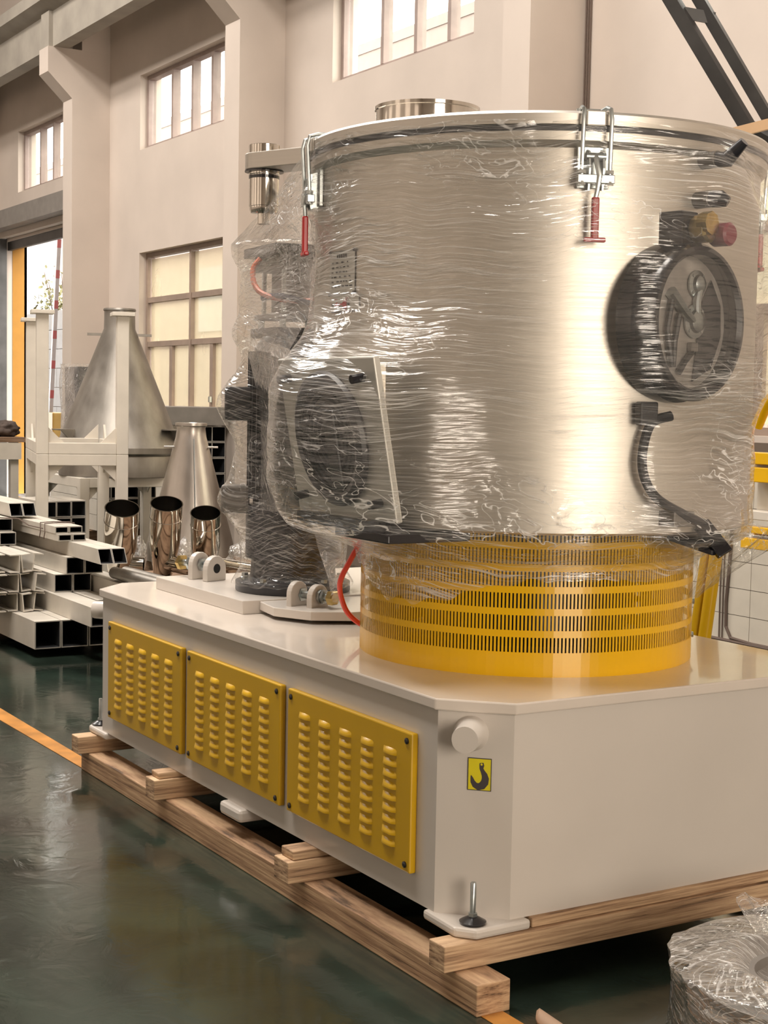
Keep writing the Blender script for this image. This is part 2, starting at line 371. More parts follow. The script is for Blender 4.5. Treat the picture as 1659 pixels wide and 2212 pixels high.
def empty(name, loc, label=None, cat=None, group=None, kind=None):
    o=bpy.data.objects.new(name,None); COL.objects.link(o); o.location=loc; o.empty_display_size=.1; WORLD[o.name]=Vector(loc)
    return tag(o,label,cat,group,kind)
def tag(o,label=None,cat=None,group=None,kind=None):
    if label: o['label']=label
    if cat: o['category']=cat
    if group: o['group']=group
    if kind: o['kind']=kind
    WORLD.setdefault(o.name, Vector(o.location))
    return o
def dupe(o, dx, parent=None, name=None):
    c=o.copy(); COL.objects.link(c)
    c.location=Vector(o.location)+Vector(dx)
    if parent is not None:
        c.parent=parent; c.matrix_parent_inverse=Matrix.Translation(-WORLD.get(parent.name,Vector((0,0,0))))
    WORLD[c.name]=Vector(c.location)
    return c
def struct(o): return tag(o,kind='structure')
def hexbolt(mb, p, ax, r, h, seg=6): return mb.lathe([(r,0),(r,h*.85),(r*.85,h)], p, ax, seg)

# ------------------------------------------------------------------ THE HALL
YW=6.65
XA,XB,YA,ZC=-24.0,7.0,-8.0,9.0
struct(MB().box(XA-.2,XB+.2,YA-.2,YW+.0,-.12,0).build('floor',M_floor))
ln=MB().extr([(-23,1.985,.0005),(-6.7,1.990,.0005),(-5.6,2.014,.0005),(-1.2,2.026,.0005),(-1.2,2.088,.0005),(-5.6,2.078,.0005),(-6.8,2.069,.0005),(-23,2.06,.0005)],(0,0,.0015)).build('floor_marking_line',M_line); tag(ln,'orange painted safety line on the green floor under the machine','floor line')
WX=[(-21.25,-18.99),(-16.70,-14.42),(-12.14,-9.90),(-7.58,-5.30)]        # window bays
UZ=(4.265,5.105); LZ=(1.28,3.095)
DX=(-21.80,-18.3); DZ=3.62
holes=[(x0,x1,*UZ) for x0,x1 in WX]+[(x0,x1,*LZ) for x0,x1 in WX[1:]]+[(DX[0],DX[1],0,DZ)]
def wall_with_holes(name, x0,x1,z0,z1,y0,y1,hs,m):
    xs=sorted({x0,x1,*[v for h in hs for v in h[:2]]}); zs=sorted({z0,z1,*[v for h in hs for v in h[2:]]})
    mb=MB()
    for i in range(len(xs)-1):
        run=None
        for j in range(len(zs)-1):
            cx=(xs[i]+xs[i+1])/2; cz=(zs[j]+zs[j+1])/2
            solid=not any(h[0]<cx<h[1] and h[2]<cz<h[3] for h in hs)
            if solid: run=(run[0] if run else zs[j], zs[j+1])
            if (not solid or j==len(zs)-2) and run: mb.box(xs[i],xs[i+1],y0,y1,*run); run=None
    return struct(mb.build(name,m))
wall_with_holes('wall_back',XA,XB,0,ZC,YW,YW+.26,holes,M_wall)
struct(MB().box(XA-.2,XA,YA,YW+.26,0,ZC).build('wall_far',M_wall))
struct(MB().box(XA,XB,YA-.2,YA,0,ZC).build('wall_opposite',M_wall))
struct(MB().box(XB,XB+.2,YA,YW,0,ZC).build('wall_near_end',M_wall))
struct(MB().box(XA-.2,XB+.2,YA-.2,YW+.3,ZC,ZC+.15).build('ceiling',M_ceil))

# glazed tile dado
dado=struct(MB().box(-17.6,-5.2,YW-.012,YW,0,1.24).box(-24,-21.95,YW-.012,YW,0,1.24).build('trim_1',M_grout))
tw,th=.333,.1655
t0=MB().box(-tw/2+.002,tw/2-.002,-.006,0,.002,th-.002).build('tile',M_tile,origin=(0,0,0)); first=True
cols=[-23.9+tw*(i+.5) for i in range(5)]+[-17.5+tw*(i+.5) for i in range(14)]+[-8.4+tw*(i+.5) for i in range(8)]
for cxx in cols:
    for r in range(7):
        if first: t=t0; first=False
        else: t=t0.copy(); COL.objects.link(t)
        t.location=(cxx,YW-.012,.013+r*th+.01*0); t.parent=dado; t.matrix_parent_inverse=Matrix.Translation(-WORLD[dado.name])

# columns with corbels, crane beam
for i,xr in enumerate((-22.22,-17.67,-13.07,-8.52)):
    w0=.32; yf=6.18
    poly=[(yf,0),(yf,4.945),(5.885,5.23),(5.885,5.52),(YW,5.52),(YW,0)]
    c=MB().extr([(xr-w0,y,z) for y,z in poly],(w0,0,0)).build('column_%d'%(i+1),M_wall); struct(c)
    MB().extr([(xr-w0,y,z) for y,z in ((6.3,5.52),(6.3,ZC),(YW,ZC),(YW,5.52))],(w0,0,0)).build('upper_shaft',M_wall,c)
cb=MB()
prof=[(5.95,5.52),(5.95,5.93),(5.78,6.02),(5.78,6.16),(6.28,6.16),(6.28,6.02),(6.14,5.93),(6.14,5.52)]
cb.extr([(XA,y,z) for y,z in prof],(abs(XA)-4,0,0))
crane=struct(cb.build('crane_beam',M_beam))
for xr in (-17.83,-13.23): MB().box(xr-.14,xr+.14,5.90,6.19,5.522,5.93).build('bearing_block',M_beam,crane)
MB().box(XA,-4,5.98,6.08,6.162,6.28).build('crane_rail',M_frame,crane)

# windows
wn=0
def window(x0,x1,z0,z1,verts,hors,fm,gm,subs=()):
    """verts: list of x; hors: list of z; makes frame, mullions, panes"""
    global wn; wn+=1
    yg=YW+.13; d=.045
    root=empty('window_%d'%wn,((x0+x1)/2,yg,z0),kind='structure')
    f=MB().box(x0,x1,yg-d,yg+d,z1-.05,z1).box(x0,x1,yg-d,yg+d,z0,z0+.05).box(x0,x0+.05,yg-d,yg+d,z0+.05,z1-.05).box(x1-.05,x1,yg-d,yg+d,z0+.05,z1-.05)
    f.build('frame',fm,root)
    for x in verts: MB().box(x-.024,x+.024,yg-d*1.1,yg+d*.9,z0+.05,z1-.05).build('mullion',fm,root)
    for z in hors: MB().box(x0+.05,x1-.05,yg-d*.9,yg+d*.7,z-.03,z+.03).build('transom',fm,root)
    for a,b_,c,e in subs: MB().box(a,b_,yg-d*.8,yg+d*.6,c,e).build('casement_bar',fm,root)
    xs=[x0+.05]+list(verts)+[x1-.05]; zs=[z0+.05]+sorted(hors)+[z1-.05]
    for i in range(len(xs)-1):
        for j in range(len(zs)-1): MB().box(xs[i]+.02,xs[i+1]-.02,yg-.003,yg+.003,zs[j]+.02,zs[j+1]-.02).build('pane',gm,root)
    return root
for x0,x1 in WX:
    L_=x1-x0; window(x0,x1,*UZ,[x0+L_*.325,x0+L_*.565,x0+L_*.79],[],M_wframe,M_glass)
for x0,x1 in WX[1:]:
    L_=x1-x0; xm=x0+L_*.56
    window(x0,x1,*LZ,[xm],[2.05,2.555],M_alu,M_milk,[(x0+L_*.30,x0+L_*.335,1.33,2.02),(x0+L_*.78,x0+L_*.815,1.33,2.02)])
    MB().box(x0+L_*.80,x0+L_*.815,YW+.06,YW+.085,1.40,1.46).build('casement_handle',M_zinc,bpy.data.objects['window_%d'%wn])

# roller-shutter door
dr=empty('door_1',((DX[0]+DX[1])/2,YW,0),kind='structure')
MB().box(DX[0]-.15,DX[1]+.1,YW-.30,YW,3.74,3.98).build('shutter_housing',M_castgrey,dr)
MB().box(DX[0]-.15,DX[1]+.1,YW-.12,YW-.02,3.66,3.74).build('shutter_lip',M_wall,dr)
MB().box(DX[0]-.1,DX[0]+.03,YW-.10,YW,0,3.70).build('guide_rail',M_frame,dr)
MB().box(DX[1]-.03,DX[1]+.1,YW-.10,YW,0,3.70).build('guide_rail',M_frame,dr)
MB().box(DX[0],DX[1],YW+.02,YW+.08,3.50,3.66).build('shutter_bottom_bar',M_frame,dr)

# wall cables on the right bay
for k,(x,z0,z1) in enumerate(((-8.505,2.2,6.5),(-8.480,2.2,6.5),(-8.455,2.2,6.5))):
    tag(MB().tube([(x,YW-.012,z0),(x+.004,YW-.012,(z0+z1)/2),(x-.004,YW-.012,z1)],.006).build('wall_cable',M_cable),'%s thin grey cable running up the wall corner behind the drum'%('left','middle','right')[k],'cable','cables up the wall corner')
tag(MB().tube([(-6.90,YW-.028,1.1),(-6.905,YW-.028,.6),(-6.93,YW-.028,.25),(-6.925,YW-.028,.10),(-6.88,YW-.028,.035),(-6.7,YW-.028,.022),(-5.4,YW-.028,.02)],.010).build('wall_cable',M_cable),'thick cable hanging down the tiles and bending along the floor edge','cable')
tag(MB().tube([(-7.5,YW-.035,.016),(-6.9,YW-.03,.014),(-6.2,YW-.028,.012),(-5.3,YW-.03,.014)],.012).build('wall_cable',M_cable),'dark cable lying along the foot of the tiled wall','cable')
for x,nm in ((-6.985,'left'),(-6.958,'right')): tag(MB().tube([(x,YW-.026,.02),(x-.003,YW-.026,.3),(x,YW-.026,.62)],.0045).build('wall_cable',M_cable),nm+' cable of the thin pair down the tiles beside the thick cable','cable','thin cable pair on the tiles')

# ------------------------------------------------------------------ OUTSIDE
struct(MB().box(-70,10,YW+.27,60,-.14,-.02).build('yard_ground',M_ground))
jb=MB().box(DX[0],DX[0]+.012,YW+.09,YW+.30,0,DZ).box(DX[0]+.012,DX[1],YW+.09,YW+.30,DZ-.012,DZ).box(DX[0]-.8,DX[0]+.012,YW+.262,YW+.30,0,DZ+.6)
struct(jb.build('trim_2',M_orangepaint))
nb=empty('neighbour_building',(-40,16,0),'long pale pink factory building across the yard seen through the upper windows','building')
MB().box(-64,-6,14.0,15,0,7.70).build('facade',M_out,nb); MB().box(-64,-6,13.98,15.2,7.70,7.88).build('roof_edge',M_out,nb)
for i in range(9): MB().box(-60+i*5.6,-58+i*5.6,13.96,13.999,2.9,4.3).build('window_pane',M_outblue,nb)
# block wall
bw=empty('block_wall',(-31.5,10.5,0),'pale grey concrete block boundary wall behind the barrier','wall')
MB().box(-35.2,-27.5,10.56,10.7,0,3.18).build('core',M_grout,bw)
b0=None
for r in range(8):
    for c in range(9):
        x=-35.2+c*.85+(0.42 if r%2 else 0)
        if b0 is None: b0=MB().box(.006,.844,0,.05,.006,.394).build('block',M_outgrey,bw,origin=(0,0,0)); b0.location=(x,10.51,r*.4)
        else:
            c_=b0.copy(); COL.objects.link(c_); c_.location=(x,10.51,r*.4)
# shrub
sh=empty('bare_shrub',(-29.5,9.9,0),'bare twiggy shrub with a few yellow green leaves beyond the wall','shrub')
rnd=random.Random(3); stems=MB()
for i in range(13):
    a=rnd.uniform(-.5,.5); b_=rnd.uniform(-.2,.2); L_=rnd.uniform(.9,1.9); p=Vector((-32.2+rnd.uniform(-.7,.7),11.2,2.4))
    stems.tube([p,p+Vector((a*.35,b_,L_*.5)),p+Vector((a,b_*1.5,L_))],[.02,.013,.005],5)
    q=p+Vector((a*.5,b_,L_*.6)); stems.tube([q,q+Vector((rnd.uniform(-.4,.4),0,.5))],.006,4)
stems.build('stems',M_twig,sh)
lv=MB()
for i in range(420):
    p=Vector((-32.3+rnd.gauss(0,.9),11.2+rnd.gauss(0,.2),3.3+abs(rnd.gauss(0,.32)))); u=Vector((rnd.uniform(-1,1),rnd.uniform(-1,1),rnd.uniform(-1,1))).normalized()*.06; v=u.cross(Vector((rnd.random(),rnd.random(),1))).normalized()*.035
    lv.add([p-u,p+v,p+u,p-v],[(0,1,2,3)])
tag(lv.build('foliage',M_leaf,sh),kind='stuff')
tag(MB().box(-32.0,-31.3,12.2,13.0,0,4.35).build('utility_cabinet',M_outblue),'blue grey box standing behind the boundary wall','box') if False else None
# barrier with striped boom
bar=empty('barrier_gate',(-23.6,8.0,0),'yellow barrier cabinet with a raised red and white striped boom outside the door','barrier')
MB().box(-23.90,-23.30,7.85,8.15,-.02,1.17).build('cabinet',mat('outdoor_yellow',(.17,.095,.004),.5),bar,bevel=.02)
p0=Vector((-23.56,7.9,1.17)); p1=Vector((-23.16,7.9,4.0)); 
MB().bar(p0,p1,.06,.06,(0,1,0)).build('boom',mat('boom_white',(.16,.14,.135),.4),bar)
for k in range(6):
    a=.08+k*.165; q0=p0.lerp(p1,a); q1=p0.lerp(p1,a+.045); MB().bar(q0,q1,.064,.064,(0,1,0)).build('red_stripe',mat('boom_red',(.14,.02,.02),.4),bar)

# ------------------------------------------------------------------ TIMBERS UNDER THE MACHINE
def timber(x0,x1,y0,y1,z0,z1,m,label,group=None):
    n=MB(); ax=0 if (x1-x0)>(y1-y0) else 1
    # slightly uneven box, laminated edges
    k=14; rr=random.Random(int(x0*1000)+int(z0*977))
    if ax==0:
        n.grid(lambda u,v:(0,0,0),0,0) if False else None
    n.box(x0,x1,y0,y1,z0,z1)
    o=n.build('timber_beam',m,bevel=.003); return tag(o,label,'timber',group)
timber(-5.61,-2.885,2.008,2.105,0,.078,M_wx,'long laminated timber runner on the floor along the front of the machine')
timber(-5.61,-2.885,3.22,3.318,0,.078,M_wx,'long laminated timber runner on the floor under the back of the machine')
timber(-5.60,-5.525,1.965,3.36,.0785,.1445,M_wy,'cross timber under the far left foot of the machine')
timber(-4.845,-4.765,1.965,3.36,.0785,.148,M_wy,'thick lower cross timber under the gap between the left and middle yellow panels')
timber(-4.842,-4.775,1.985,3.36,.1485,.1695,M_wy,'thin packing board on the cross timber below the middle yellow panel')
timber(-3.845,-3.755,1.955,3.36,.0785,.142,M_wy,'thick lower cross timber below the largest yellow panel')
timber(-3.838,-3.765,1.975,3.36,.1425,.1695,M_wy,'thin packing board on the cross timber below the largest yellow panel')
timber(-3.052,-2.982,1.978,3.40,.0785,.1445,M_wy,'cross timber under the near corner foot of the machine')
timber(-3.055,-2.992,2.245,3.40,.145,.170,M_wy,'thin packing board on the near cross timber under the right side of the machine')

# ------------------------------------------------------------------ THE MIXER
CX,CY=-3.682,2.703
ZB,ZT,ZS=.1705,.687,.7165
mx=empty('mixing_machine',(-4.3,2.7,.145),'large cream and yellow industrial mixer with a wide stainless drum on a low cabinet','machine')
Y0,Y1=2.0507,3.352; ch=.136; XN,XF=-3.0075,-5.63
def octo(o=0.0): 
    return [(XF+ch-o*.4,Y0-o),(XN-ch+o*.4,Y0-o),(XN+o,Y0+ch-o*.4),(XN+o,Y1-ch+o*.4),(XN-ch+o*.4,Y1+o),(XF+ch-o*.4,Y1+o),(XF-o,Y1-ch+o*.4),(XF-o,Y0+ch-o*.4)]
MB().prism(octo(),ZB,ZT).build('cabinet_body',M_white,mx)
MB().prism(octo(.014),ZT,ZS).build('top_plate',M_whitelit,mx,bevel=.004)
# foot plates and levelling feet
def footplate(poly): return MB().prism(poly,.145,.1705).build('foot_plate',M_white,mx,bevel=.008)
footplate([(XN-ch-.035,Y0-.012),(XN-.02,Y0-.018),(XN+.026,Y0+.02),(XN+.022,Y0+ch+.05),(XN-.2,Y0+ch+.05),(XN-ch-.035,Y0+.1)])
footplate([(XF+ch+.06,Y0-.012),(XF+.02,Y0-.012),(XF-.03,Y0+.03),(XF-.03,Y0+.25),(XF+.2,Y0+.25)])
MB().box(-4.37,-4.22,Y0-.028,Y0+.12,.128,.1705).build('foot_plate',M_white,mx,bevel=.012)
def level(x,y):
    f=MB().lathe([(.032,0),(.034,.006),(.020,.014),(.012,.018)],(x,y,.171),(0,0,1),20).build('levelling_foot',M_blackpaint,mx,smooth=True)
    MB().lathe([(.0075,.0),(.0075,.085),(.006,.088)],(x,y,.186),(0,0,1),10).build('stud',M_zinc,f,smooth=True)
    MB().lathe([(.012,0),(.012,.010)],(x,y,.187),(0,0,1),6).build('nut',M_zinc,f)
level(XN-.022,Y0+.040); level(XF+.035,Y0+.03)
# louvred panels
PW,PG,P0=.6857,.0487,-5.3873; PZB,PZT=.2449,.6081
lou_me=None
def louvre_mesh():
    mb=MB(); w_,hh,d=.034,.0082,.010; n=8
    # pressed hood: rounded ends, open at the bottom
    pts=[]
    for j in range(5):
        t=j/4; z=hh-2*hh*t; dep=d*math.sin(PI*.5*min(1,t*1.25))
        row=[]
        for i in range(n+1):
            s=-1+2*i/n; e=(1-abs(s)**4); row.append((s*w_, -dep*e, z))
        pts.append(row)
    o=len(mb.v)
    for r in pts:
        for p in r: mb.v.append(Vector(p))
    for j in range(4):
        for i in range(n):
            a=j*(n+1)+i; mb.f.append((a,a+n+1,a+n+2,a+1))
    b=4*(n+1)
    for i in range(n): # underside lip back to the sheet
        mb.v += [Vector((pts[4][i][0],0,-hh)),Vector((pts[4][i+1][0],0,-hh))]
        k=len(mb.v)-2; mb.f.append((b+i,k,k+1,b+i+1))
    return mb
for p in range(3):
    x0=P0+p*(PW+PG)
    pan=MB().box(x0,x0+PW,Y0-.020,Y0,PZB,PZT).build('louvre_panel',M_yellow,mx,bevel=.004)
    for i in range(5):
        for r in range(9):
            lc=Vector((x0+.107+.1185*i, Y0-.0195, .545-.03*r))
            if lou_me is None:
                lo=louvre_mesh().build('louvre',M_yellow,pan,origin=(0,0,0),smooth=True,angle=60); lou_me=lo.data
            else:
                lo=bpy.data.objects.new('louvre',lou_me); COL.objects.link(lo); setparent(lo,pan)
            lo.location=lc
    for (dx,z) in ((.022,PZB+.02),(PW-.022,PZB+.02),(.022,PZT-.022),(PW-.022,PZT-.022)):
        MB().lathe([(.0085,0),(.0085,.004),(.004,.006)],(x0+dx,Y0-.0195,z),(0,-1,0),12).build('screw',M_blackpaint,pan)
# lifting pin on the chamfer + hook sticker
nrm=Vector((1,-1,0)).normalized(); cc=Vector((XN-ch/2,Y0+ch/2,0)); tang=Vector((1,1,0)).normalized()
def lug(c,n_,z):
    o=MB().lathe([(.046,-.005),(.044,.004),(.036,.018),(.034,.075),(.033,.080),(0,.080)],c+Vector((0,0,z)),n_,28).build('lifting_pin',M_white,mx,smooth=True); return o
lug(cc-tang*.012,nrm,.632)
lug(Vector((XF+ch/2,Y0+ch/2,0)),Vector((-1,-1,0)).normalized(),.62)
st_c=cc+tang*.010+Vector((0,0,.535))
def chf(a,b_,out): # chamfer plane point
    return cc+tang*a+Vector((0,0,b_))+nrm*out
sw,s0,s1=.030,.490,.572
sto=.012
stk=MB().extr([chf(sto-sw,s0,.001),chf(sto+sw,s0,.001),chf(sto+sw,s1,.001),chf(sto-sw,s1,.001)],nrm*.0012).build('hook_sticker',M_print,mx)
tag(stk,'yellow warning sticker with a black crane hook')
MB().extr([chf(sto-sw+.002,s0+.002,.0022),chf(sto+sw-.002,s0+.002,.0022),chf(sto+sw-.002,s1-.002,.0022),chf(sto-sw+.002,s1-.002,.0022)],nrm*.0006).build('yellow_field',M_ltyel,stk)
# hook drawn as a flat curved strip, tapered
hk=[]; zc=.512
path=[(.006,.566,.006),(.007,.558,.0075),(.006,.549,.006),(.010,.541,.0065),(.016,.531,.009),(.019,.520,.011),(.017,.508,.012),(.009,.498,.012),(-.003,.494,.011),(-.014,.499,.009),(-.021,.509,.007),(-.024,.520,.004),(-.0265,.527,.001)]
mbk=MB()
path=[(a*.80,.531+(z-.531)*.84,hw*.82) for a,z,hw in path]
for i,(a,z,hw) in enumerate(path):
    a0,z0=path[max(0,i-1)][:2]; a1,z1=path[min(len(path)-1,i+1)][:2]; d=Vector((a1-a0,z1-z0)); d.normalize(); n2=Vector((-d.y,d.x))*hw
    mbk.v += [chf(sto+a+n2.x,z+n2.y,.0031),chf(sto+a-n2.x,z-n2.y,.0031)]
    if i: k=len(mbk.v)-4; mbk.f.append((k,k+1,k+3,k+2))
mbk.build('hook_print',M_print,stk)
MB().lathe([(.0028,0),(.0028,.0004)],chf(sto+.005,.5565,.0033),nrm,10).build('hook_eye',M_ltyel,stk)

# motor base plate with slide brackets
bpl=MB().box(-5.42,-4.655,2.235,3.16,ZS,ZS+.047).build('motor_base_plate',M_white,mx,bevel=.003)
def tongue(xa,xb,y0,y1): return MB().box(xa,xb,y0,y1,ZS+.012,ZS+.040).build('slide_tongue',M_white,mx,bevel=.004)
pts=[(-4.655,2.30),(-4.50,2.275),(-4.36,2.34),(-4.30,2.46),(-4.30,2.75),(-4.655,2.75)]
MB().prism(pts,ZS+.012,ZS+.042).build('slide_tongue',M_white,mx,bevel=.003)
def ear(c,wd,hh,t,dirv,name='bracket_ear'):
    """rounded-top plate standing at c (base centre), width wd along dirv, thickness t, hole ring"""
    c=Vector(c); d=Vector(dirv).normalized(); n_=Vector((-d.y,d.x,0)); r=wd/2; P=[c-d*r, c+d*r]
    for k in range(13):
        a=PI*k/12; P.append(c+Vector((0,0,hh-r))+d*(r*math.cos(a))+Vector((0,0,r*math.sin(a))))
    P=[p-n_*t/2 for p in P]
    return MB().extr(P,n_*t).build(name,M_white,mx,bevel=.003)
# right pair with adjusting bolt (bolt along the X axis of the slide)
e1=Vector((-4.52,2.372,ZS+.040)); e2=Vector((-4.455,2.415,ZS))
bd=Vector((.93,.36,0)).normalized(); ed=Vector((-bd.y,bd.x,0))
ear(e1,.085,.085,.022,ed); ear(e2,.085,.118,.024,ed)
bz=ZS+.078; ctr=Vector((e2.x,e2.y,bz)); bolt=MB().cyl(ctr-bd*.09,ctr+bd*.055,.013,16).build('adjusting_bolt',M_zinc,mx,smooth=True)
MB().lathe([(.026,0),(.026,.020),(.022,.024)],ctr+bd*.055,bd,6).build('bolt_head',M_brasszinc,bolt)
for s_ in (-.072,.014,.026): MB().lathe([(.024,0),(.024,.010)],ctr+bd*s_,bd,6 if s_!=.014 else 20).build('nut',M_zinc,bolt)
# left pair
f1=Vector((-5.30,2.36,ZS+.047)); f2=Vector((-5.215,2.385,ZS+.047))
ear(f1,.095,.102,.024,ed); ear(f2,.100,.095,.026,ed)
cz=ZS+.047+.055; ctr=Vector((f1.x,f1.y,cz)); b2=MB().cyl(ctr-bd*.10,ctr+bd*.05,.013,14).build('adjusting_bolt',M_zinc,mx,smooth=True)
for s_ in (-.05,-.03,.016): MB().lathe([(.026,0),(.026,.012)],ctr+bd*s_,bd,6).build('nut',M_zinc,b2)
MB().lathe([(.030,0),(.030,.016)],ctr-bd*.10,bd,6).build('bolt_head',M_brasszinc,b2)
c3=Vector((f2.x,f2.y,ZS+.047+.047)); MB().lathe([(.018,0),(.018,.0006)],c3+bd*.0132,bd,18).build('hole',M_dark,mx)  # flat black disc on the ear paints the shade of a hole

# motor column
MX,MY=-4.865,2.535
zb=ZS+.047
MB().lathe([(.205,0),(.207,.004),(.207,.034),(.19,.042),(.155,.05),(.150,.12)],(MX,MY,zb),(0,0,1),48).build('motor_flange',M_motor,mx,smooth=True)
for k in range(10):
    a=2*PI*k/10+.17; MB().lathe([(.013,0),(.013,.013)],(MX+.182*math.cos(a),MY+.182*math.sin(a),zb+.042),(0,0,1),6).build('flange_bolt',M_zinc,mx)
MB().lathe([(.172,0),(.172,.17),(.160,.19)],(MX,MY,zb+.12),(0,0,1),40).build('motor_adapter',M_motor,mx,smooth=True)
mot=MB().lathe([(.148,0),(.148,.56),(.12,.60)],(MX,MY,1.07),(0,0,1),40).build('motor_body',M_motor,mx,smooth=True)
fin=MB()
for k in range(36):
    a=2*PI*k/36; d=Vector((math.cos(a),math.sin(a),0)); c=Vector((MX,MY,1.355))+d*.158; fin.obox(c,d*.013,Vector((-d.y,d.x,0))*.0028,Vector((0,0,.26)))
tag(fin.build('cooling_fin',M_motor,mot),kind='stuff')
scr_l=Vector((math.cos(math.radians(-117.5)),math.sin(math.radians(-117.5)),0)); fw=Vector((math.cos(math.radians(-27.5)),math.sin(math.radians(-27.5)),0))
MB().obox(Vector((MX,MY,1.43))+scr_l*.20,scr_l*.05,fw*.06,(0,0,.06)).build('terminal_box',M_motor,mot,bevel=.01)
MB().obox(Vector((MX,MY,1.09))+scr_l*.21,scr_l*.05,fw*.05,(0,0,.05)).build('terminal_box',M_castgrey,mot,bevel=.01)
MB().prism([(MX-.15,MY-.11),(MX+.09,MY-.12),(MX+.10,MY+.11),(MX-.13,MY+.13)],1.665,1.70).build('motor_mount_plate',M_blackpaint,mx,bevel=.004)
MB().prism([(MX-.14,MY-.10),(MX+.085,MY-.115),(MX+.09,MY+.10),(MX-.12,MY+.12)],1.73,1.75).build('motor_mount_plate',M_castgrey,mx,bevel=.004)
for dx,dy in ((-.12,-.08),(.07,-.09),(.075,.08),(-.1,.10)): MB().cyl((MX+dx,MY+dy,1.69),(MX+dx,MY+dy,1.735),.012,10).build('spacer_bolt',M_zinc,mx)
MB().prism([(MX+.09*math.cos(a),MY+.09*math.sin(a)) for a in [i*PI/12 for i in range(24)]],1.75,1.95).build('drive_cylinder',M_castgrey,mx,smooth=True)
for dx,dy in ((.085,-.095),(.1,.06),(-.09,-.085)): MB().cyl((MX+dx,MY+dy,1.75),(MX+dx,MY+dy,1.95),.009,10).build('tie_rod',M_zinc,mx)
MB().prism([(MX-.17,MY-.13),(MX+.14,MY-.16),(MX+.17,MY+.13),(MX-.13,MY+.16)],1.95,1.985).build('cylinder_head_plate',M_blackpaint,mx,bevel=.004)
MB().prism([(MX-.14,MY-.10),(MX+.11,MY-.13),(MX+.14,MY+.10),(MX-.10,MY+.13)],1.90,1.95).build('cylinder_head',M_castgrey,mx,bevel=.004)
# hoses on the motor head
def hose(pts,r,m,name='hose'):
    # catmull through points
    P=[Vector(p) for p in pts]; out=[]
    for i in range(len(P)-1):
        a=P[max(0,i-1)];b_=P[i];c=P[i+1];d=P[min(len(P)-1,i+2)]
        for k in range(8):
            t=k/8; out.append(.5*((2*b_)+(c-a)*t+(2*a-5*b_+4*c-d)*t*t+(3*b_-a-3*c+d)*t**3))
    out.append(P[-1]); return MB().tube(out,r,8).build(name,m,mx,smooth=True)
L3=lambda s,f_,z: Vector((MX,MY,z))+scr_l*s+fw*f_
hose([L3(.13,.05,1.94),L3(.155,.06,1.90),L3(.145,.09,1.84),L3(.10,.13,1.805),L3(.0,.15,1.79),L3(-.12,.15,1.80),L3(-.20,.11,1.825)],.010,M_orange,'air_hose')
hose([L3(.12,.10,1.80),L3(.06,.145,1.805),L3(-.04,.155,1.785),L3(-.14,.15,1.775),L3(-.21,.11,1.795)],.011,M_blue,'air_hose')
# red hose hanging beside the guard
hose([(-3.91,2.275,1.05),(-3.977,2.267,.969),(-4.035,2.265,.895),(-4.067,2.293,.83),(-4.065,2.32,.785),(-4.05,2.37,.75),(-4.00,2.45,.728)],.0085,M_redhose,'air_hose')

# yellow guard ring with real slots
GR=.4932; GZ0,GZ1=ZS,1.10
NS=300
def guard():
    mb=MB(); rows=[]; z=GZ0
    bands=[(.066,False)]
    nrow=6; sl=.041; gap=.0185
    for i in range(nrow): bands += [(sl,True),(gap,False)]
    tot=sum(b_[0] for b_ in bands); bands[-1]=(GZ1-GZ0-(tot-gap),False)
    for r_,sgn in ((GR,1),(GR-.003,-1)):
        z=GZ0
        for hgt,slot in bands:
            if not slot:
                seg=120
                o=len(mb.v)
                for k in range(seg):
                    a=2*PI*k/seg; mb.v += [Vector((CX+r_*math.cos(a),CY+r_*math.sin(a),z)),Vector((CX+r_*math.cos(a),CY+r_*math.sin(a),z+hgt))]
                for k in range(seg):
                    j=(k+1)%seg; q=(o+2*k,o+2*j,o+2*j+1,o+2*k+1); mb.f.append(q if sgn>0 else q[::-1])
            else:
                for k in range(NS):
                    a=2*PI*(k)/NS; da=2*PI/NS*.54; o=len(mb.v)
                    for aa in (a,a+da):
                        mb.v += [Vector((CX+r_*math.cos(aa),CY+r_*math.sin(aa),z)),Vector((CX+r_*math.cos(aa),CY+r_*math.sin(aa),z+hgt))]
                    q=(o,o+2,o+3,o+1); mb.f.append(q if sgn>0 else q[::-1])
            z+=hgt
    return mb
gd=guard().build('guard_ring',M_yellow2,mx); tag(gd,'yellow slotted guard ring')
for k,(z) in enumerate((.77,.87)):
    a=math.radians(57); MB().lathe([(.009,0),(.009,.012)],(CX+GR*math.cos(a),CY+GR*math.sin(a),z),(math.cos(a),math.sin(a),0),6).build('guard_screw',M_zinc,gd)
# dark drum foot inside the guard
MB().lathe([(.36,0),(.36,.06),(.30,.08),(.30,.40)],(CX,CY,ZS),(0,0,1),40).build('drum_pedestal',M_motor,mx,smooth=True)

# drum
DR=.645; DZ0,DZ1=1.112,2.125
drum=MB().lathe([(.30,DZ0+.002),(DR-.01,DZ0),(DR,DZ0+.006),(DR,2.095),(DR+.006,2.100),(DR+.016,2.112),(DR+.018,2.128),(DR+.018,2.134),(DR-.03,2.134),(DR-.03,1.2),(0,1.2)],(CX,CY,0),(0,0,1),128,caps=False).build('drum',M_steel,mx,smooth=True,angle=25)
MB().lathe([(DR-.01,2.134),(DR+.021,2.134),(DR+.022,2.147),(DR-.01,2.147)],(CX,CY,0),(0,0,1),128,caps=False).build('gasket',M_black,drum,smooth=True)
lid=MB().lathe([(DR+.020,2.147),(DR+.026,2.150),(DR+.027,2.176),(DR+.022,2.183),(.50,2.197),(0,2.205)],(CX,CY,0),(0,0,1),128).build('lid',M_steel,mx,smooth=True,angle=30)
SX,SY=-3.955,2.495
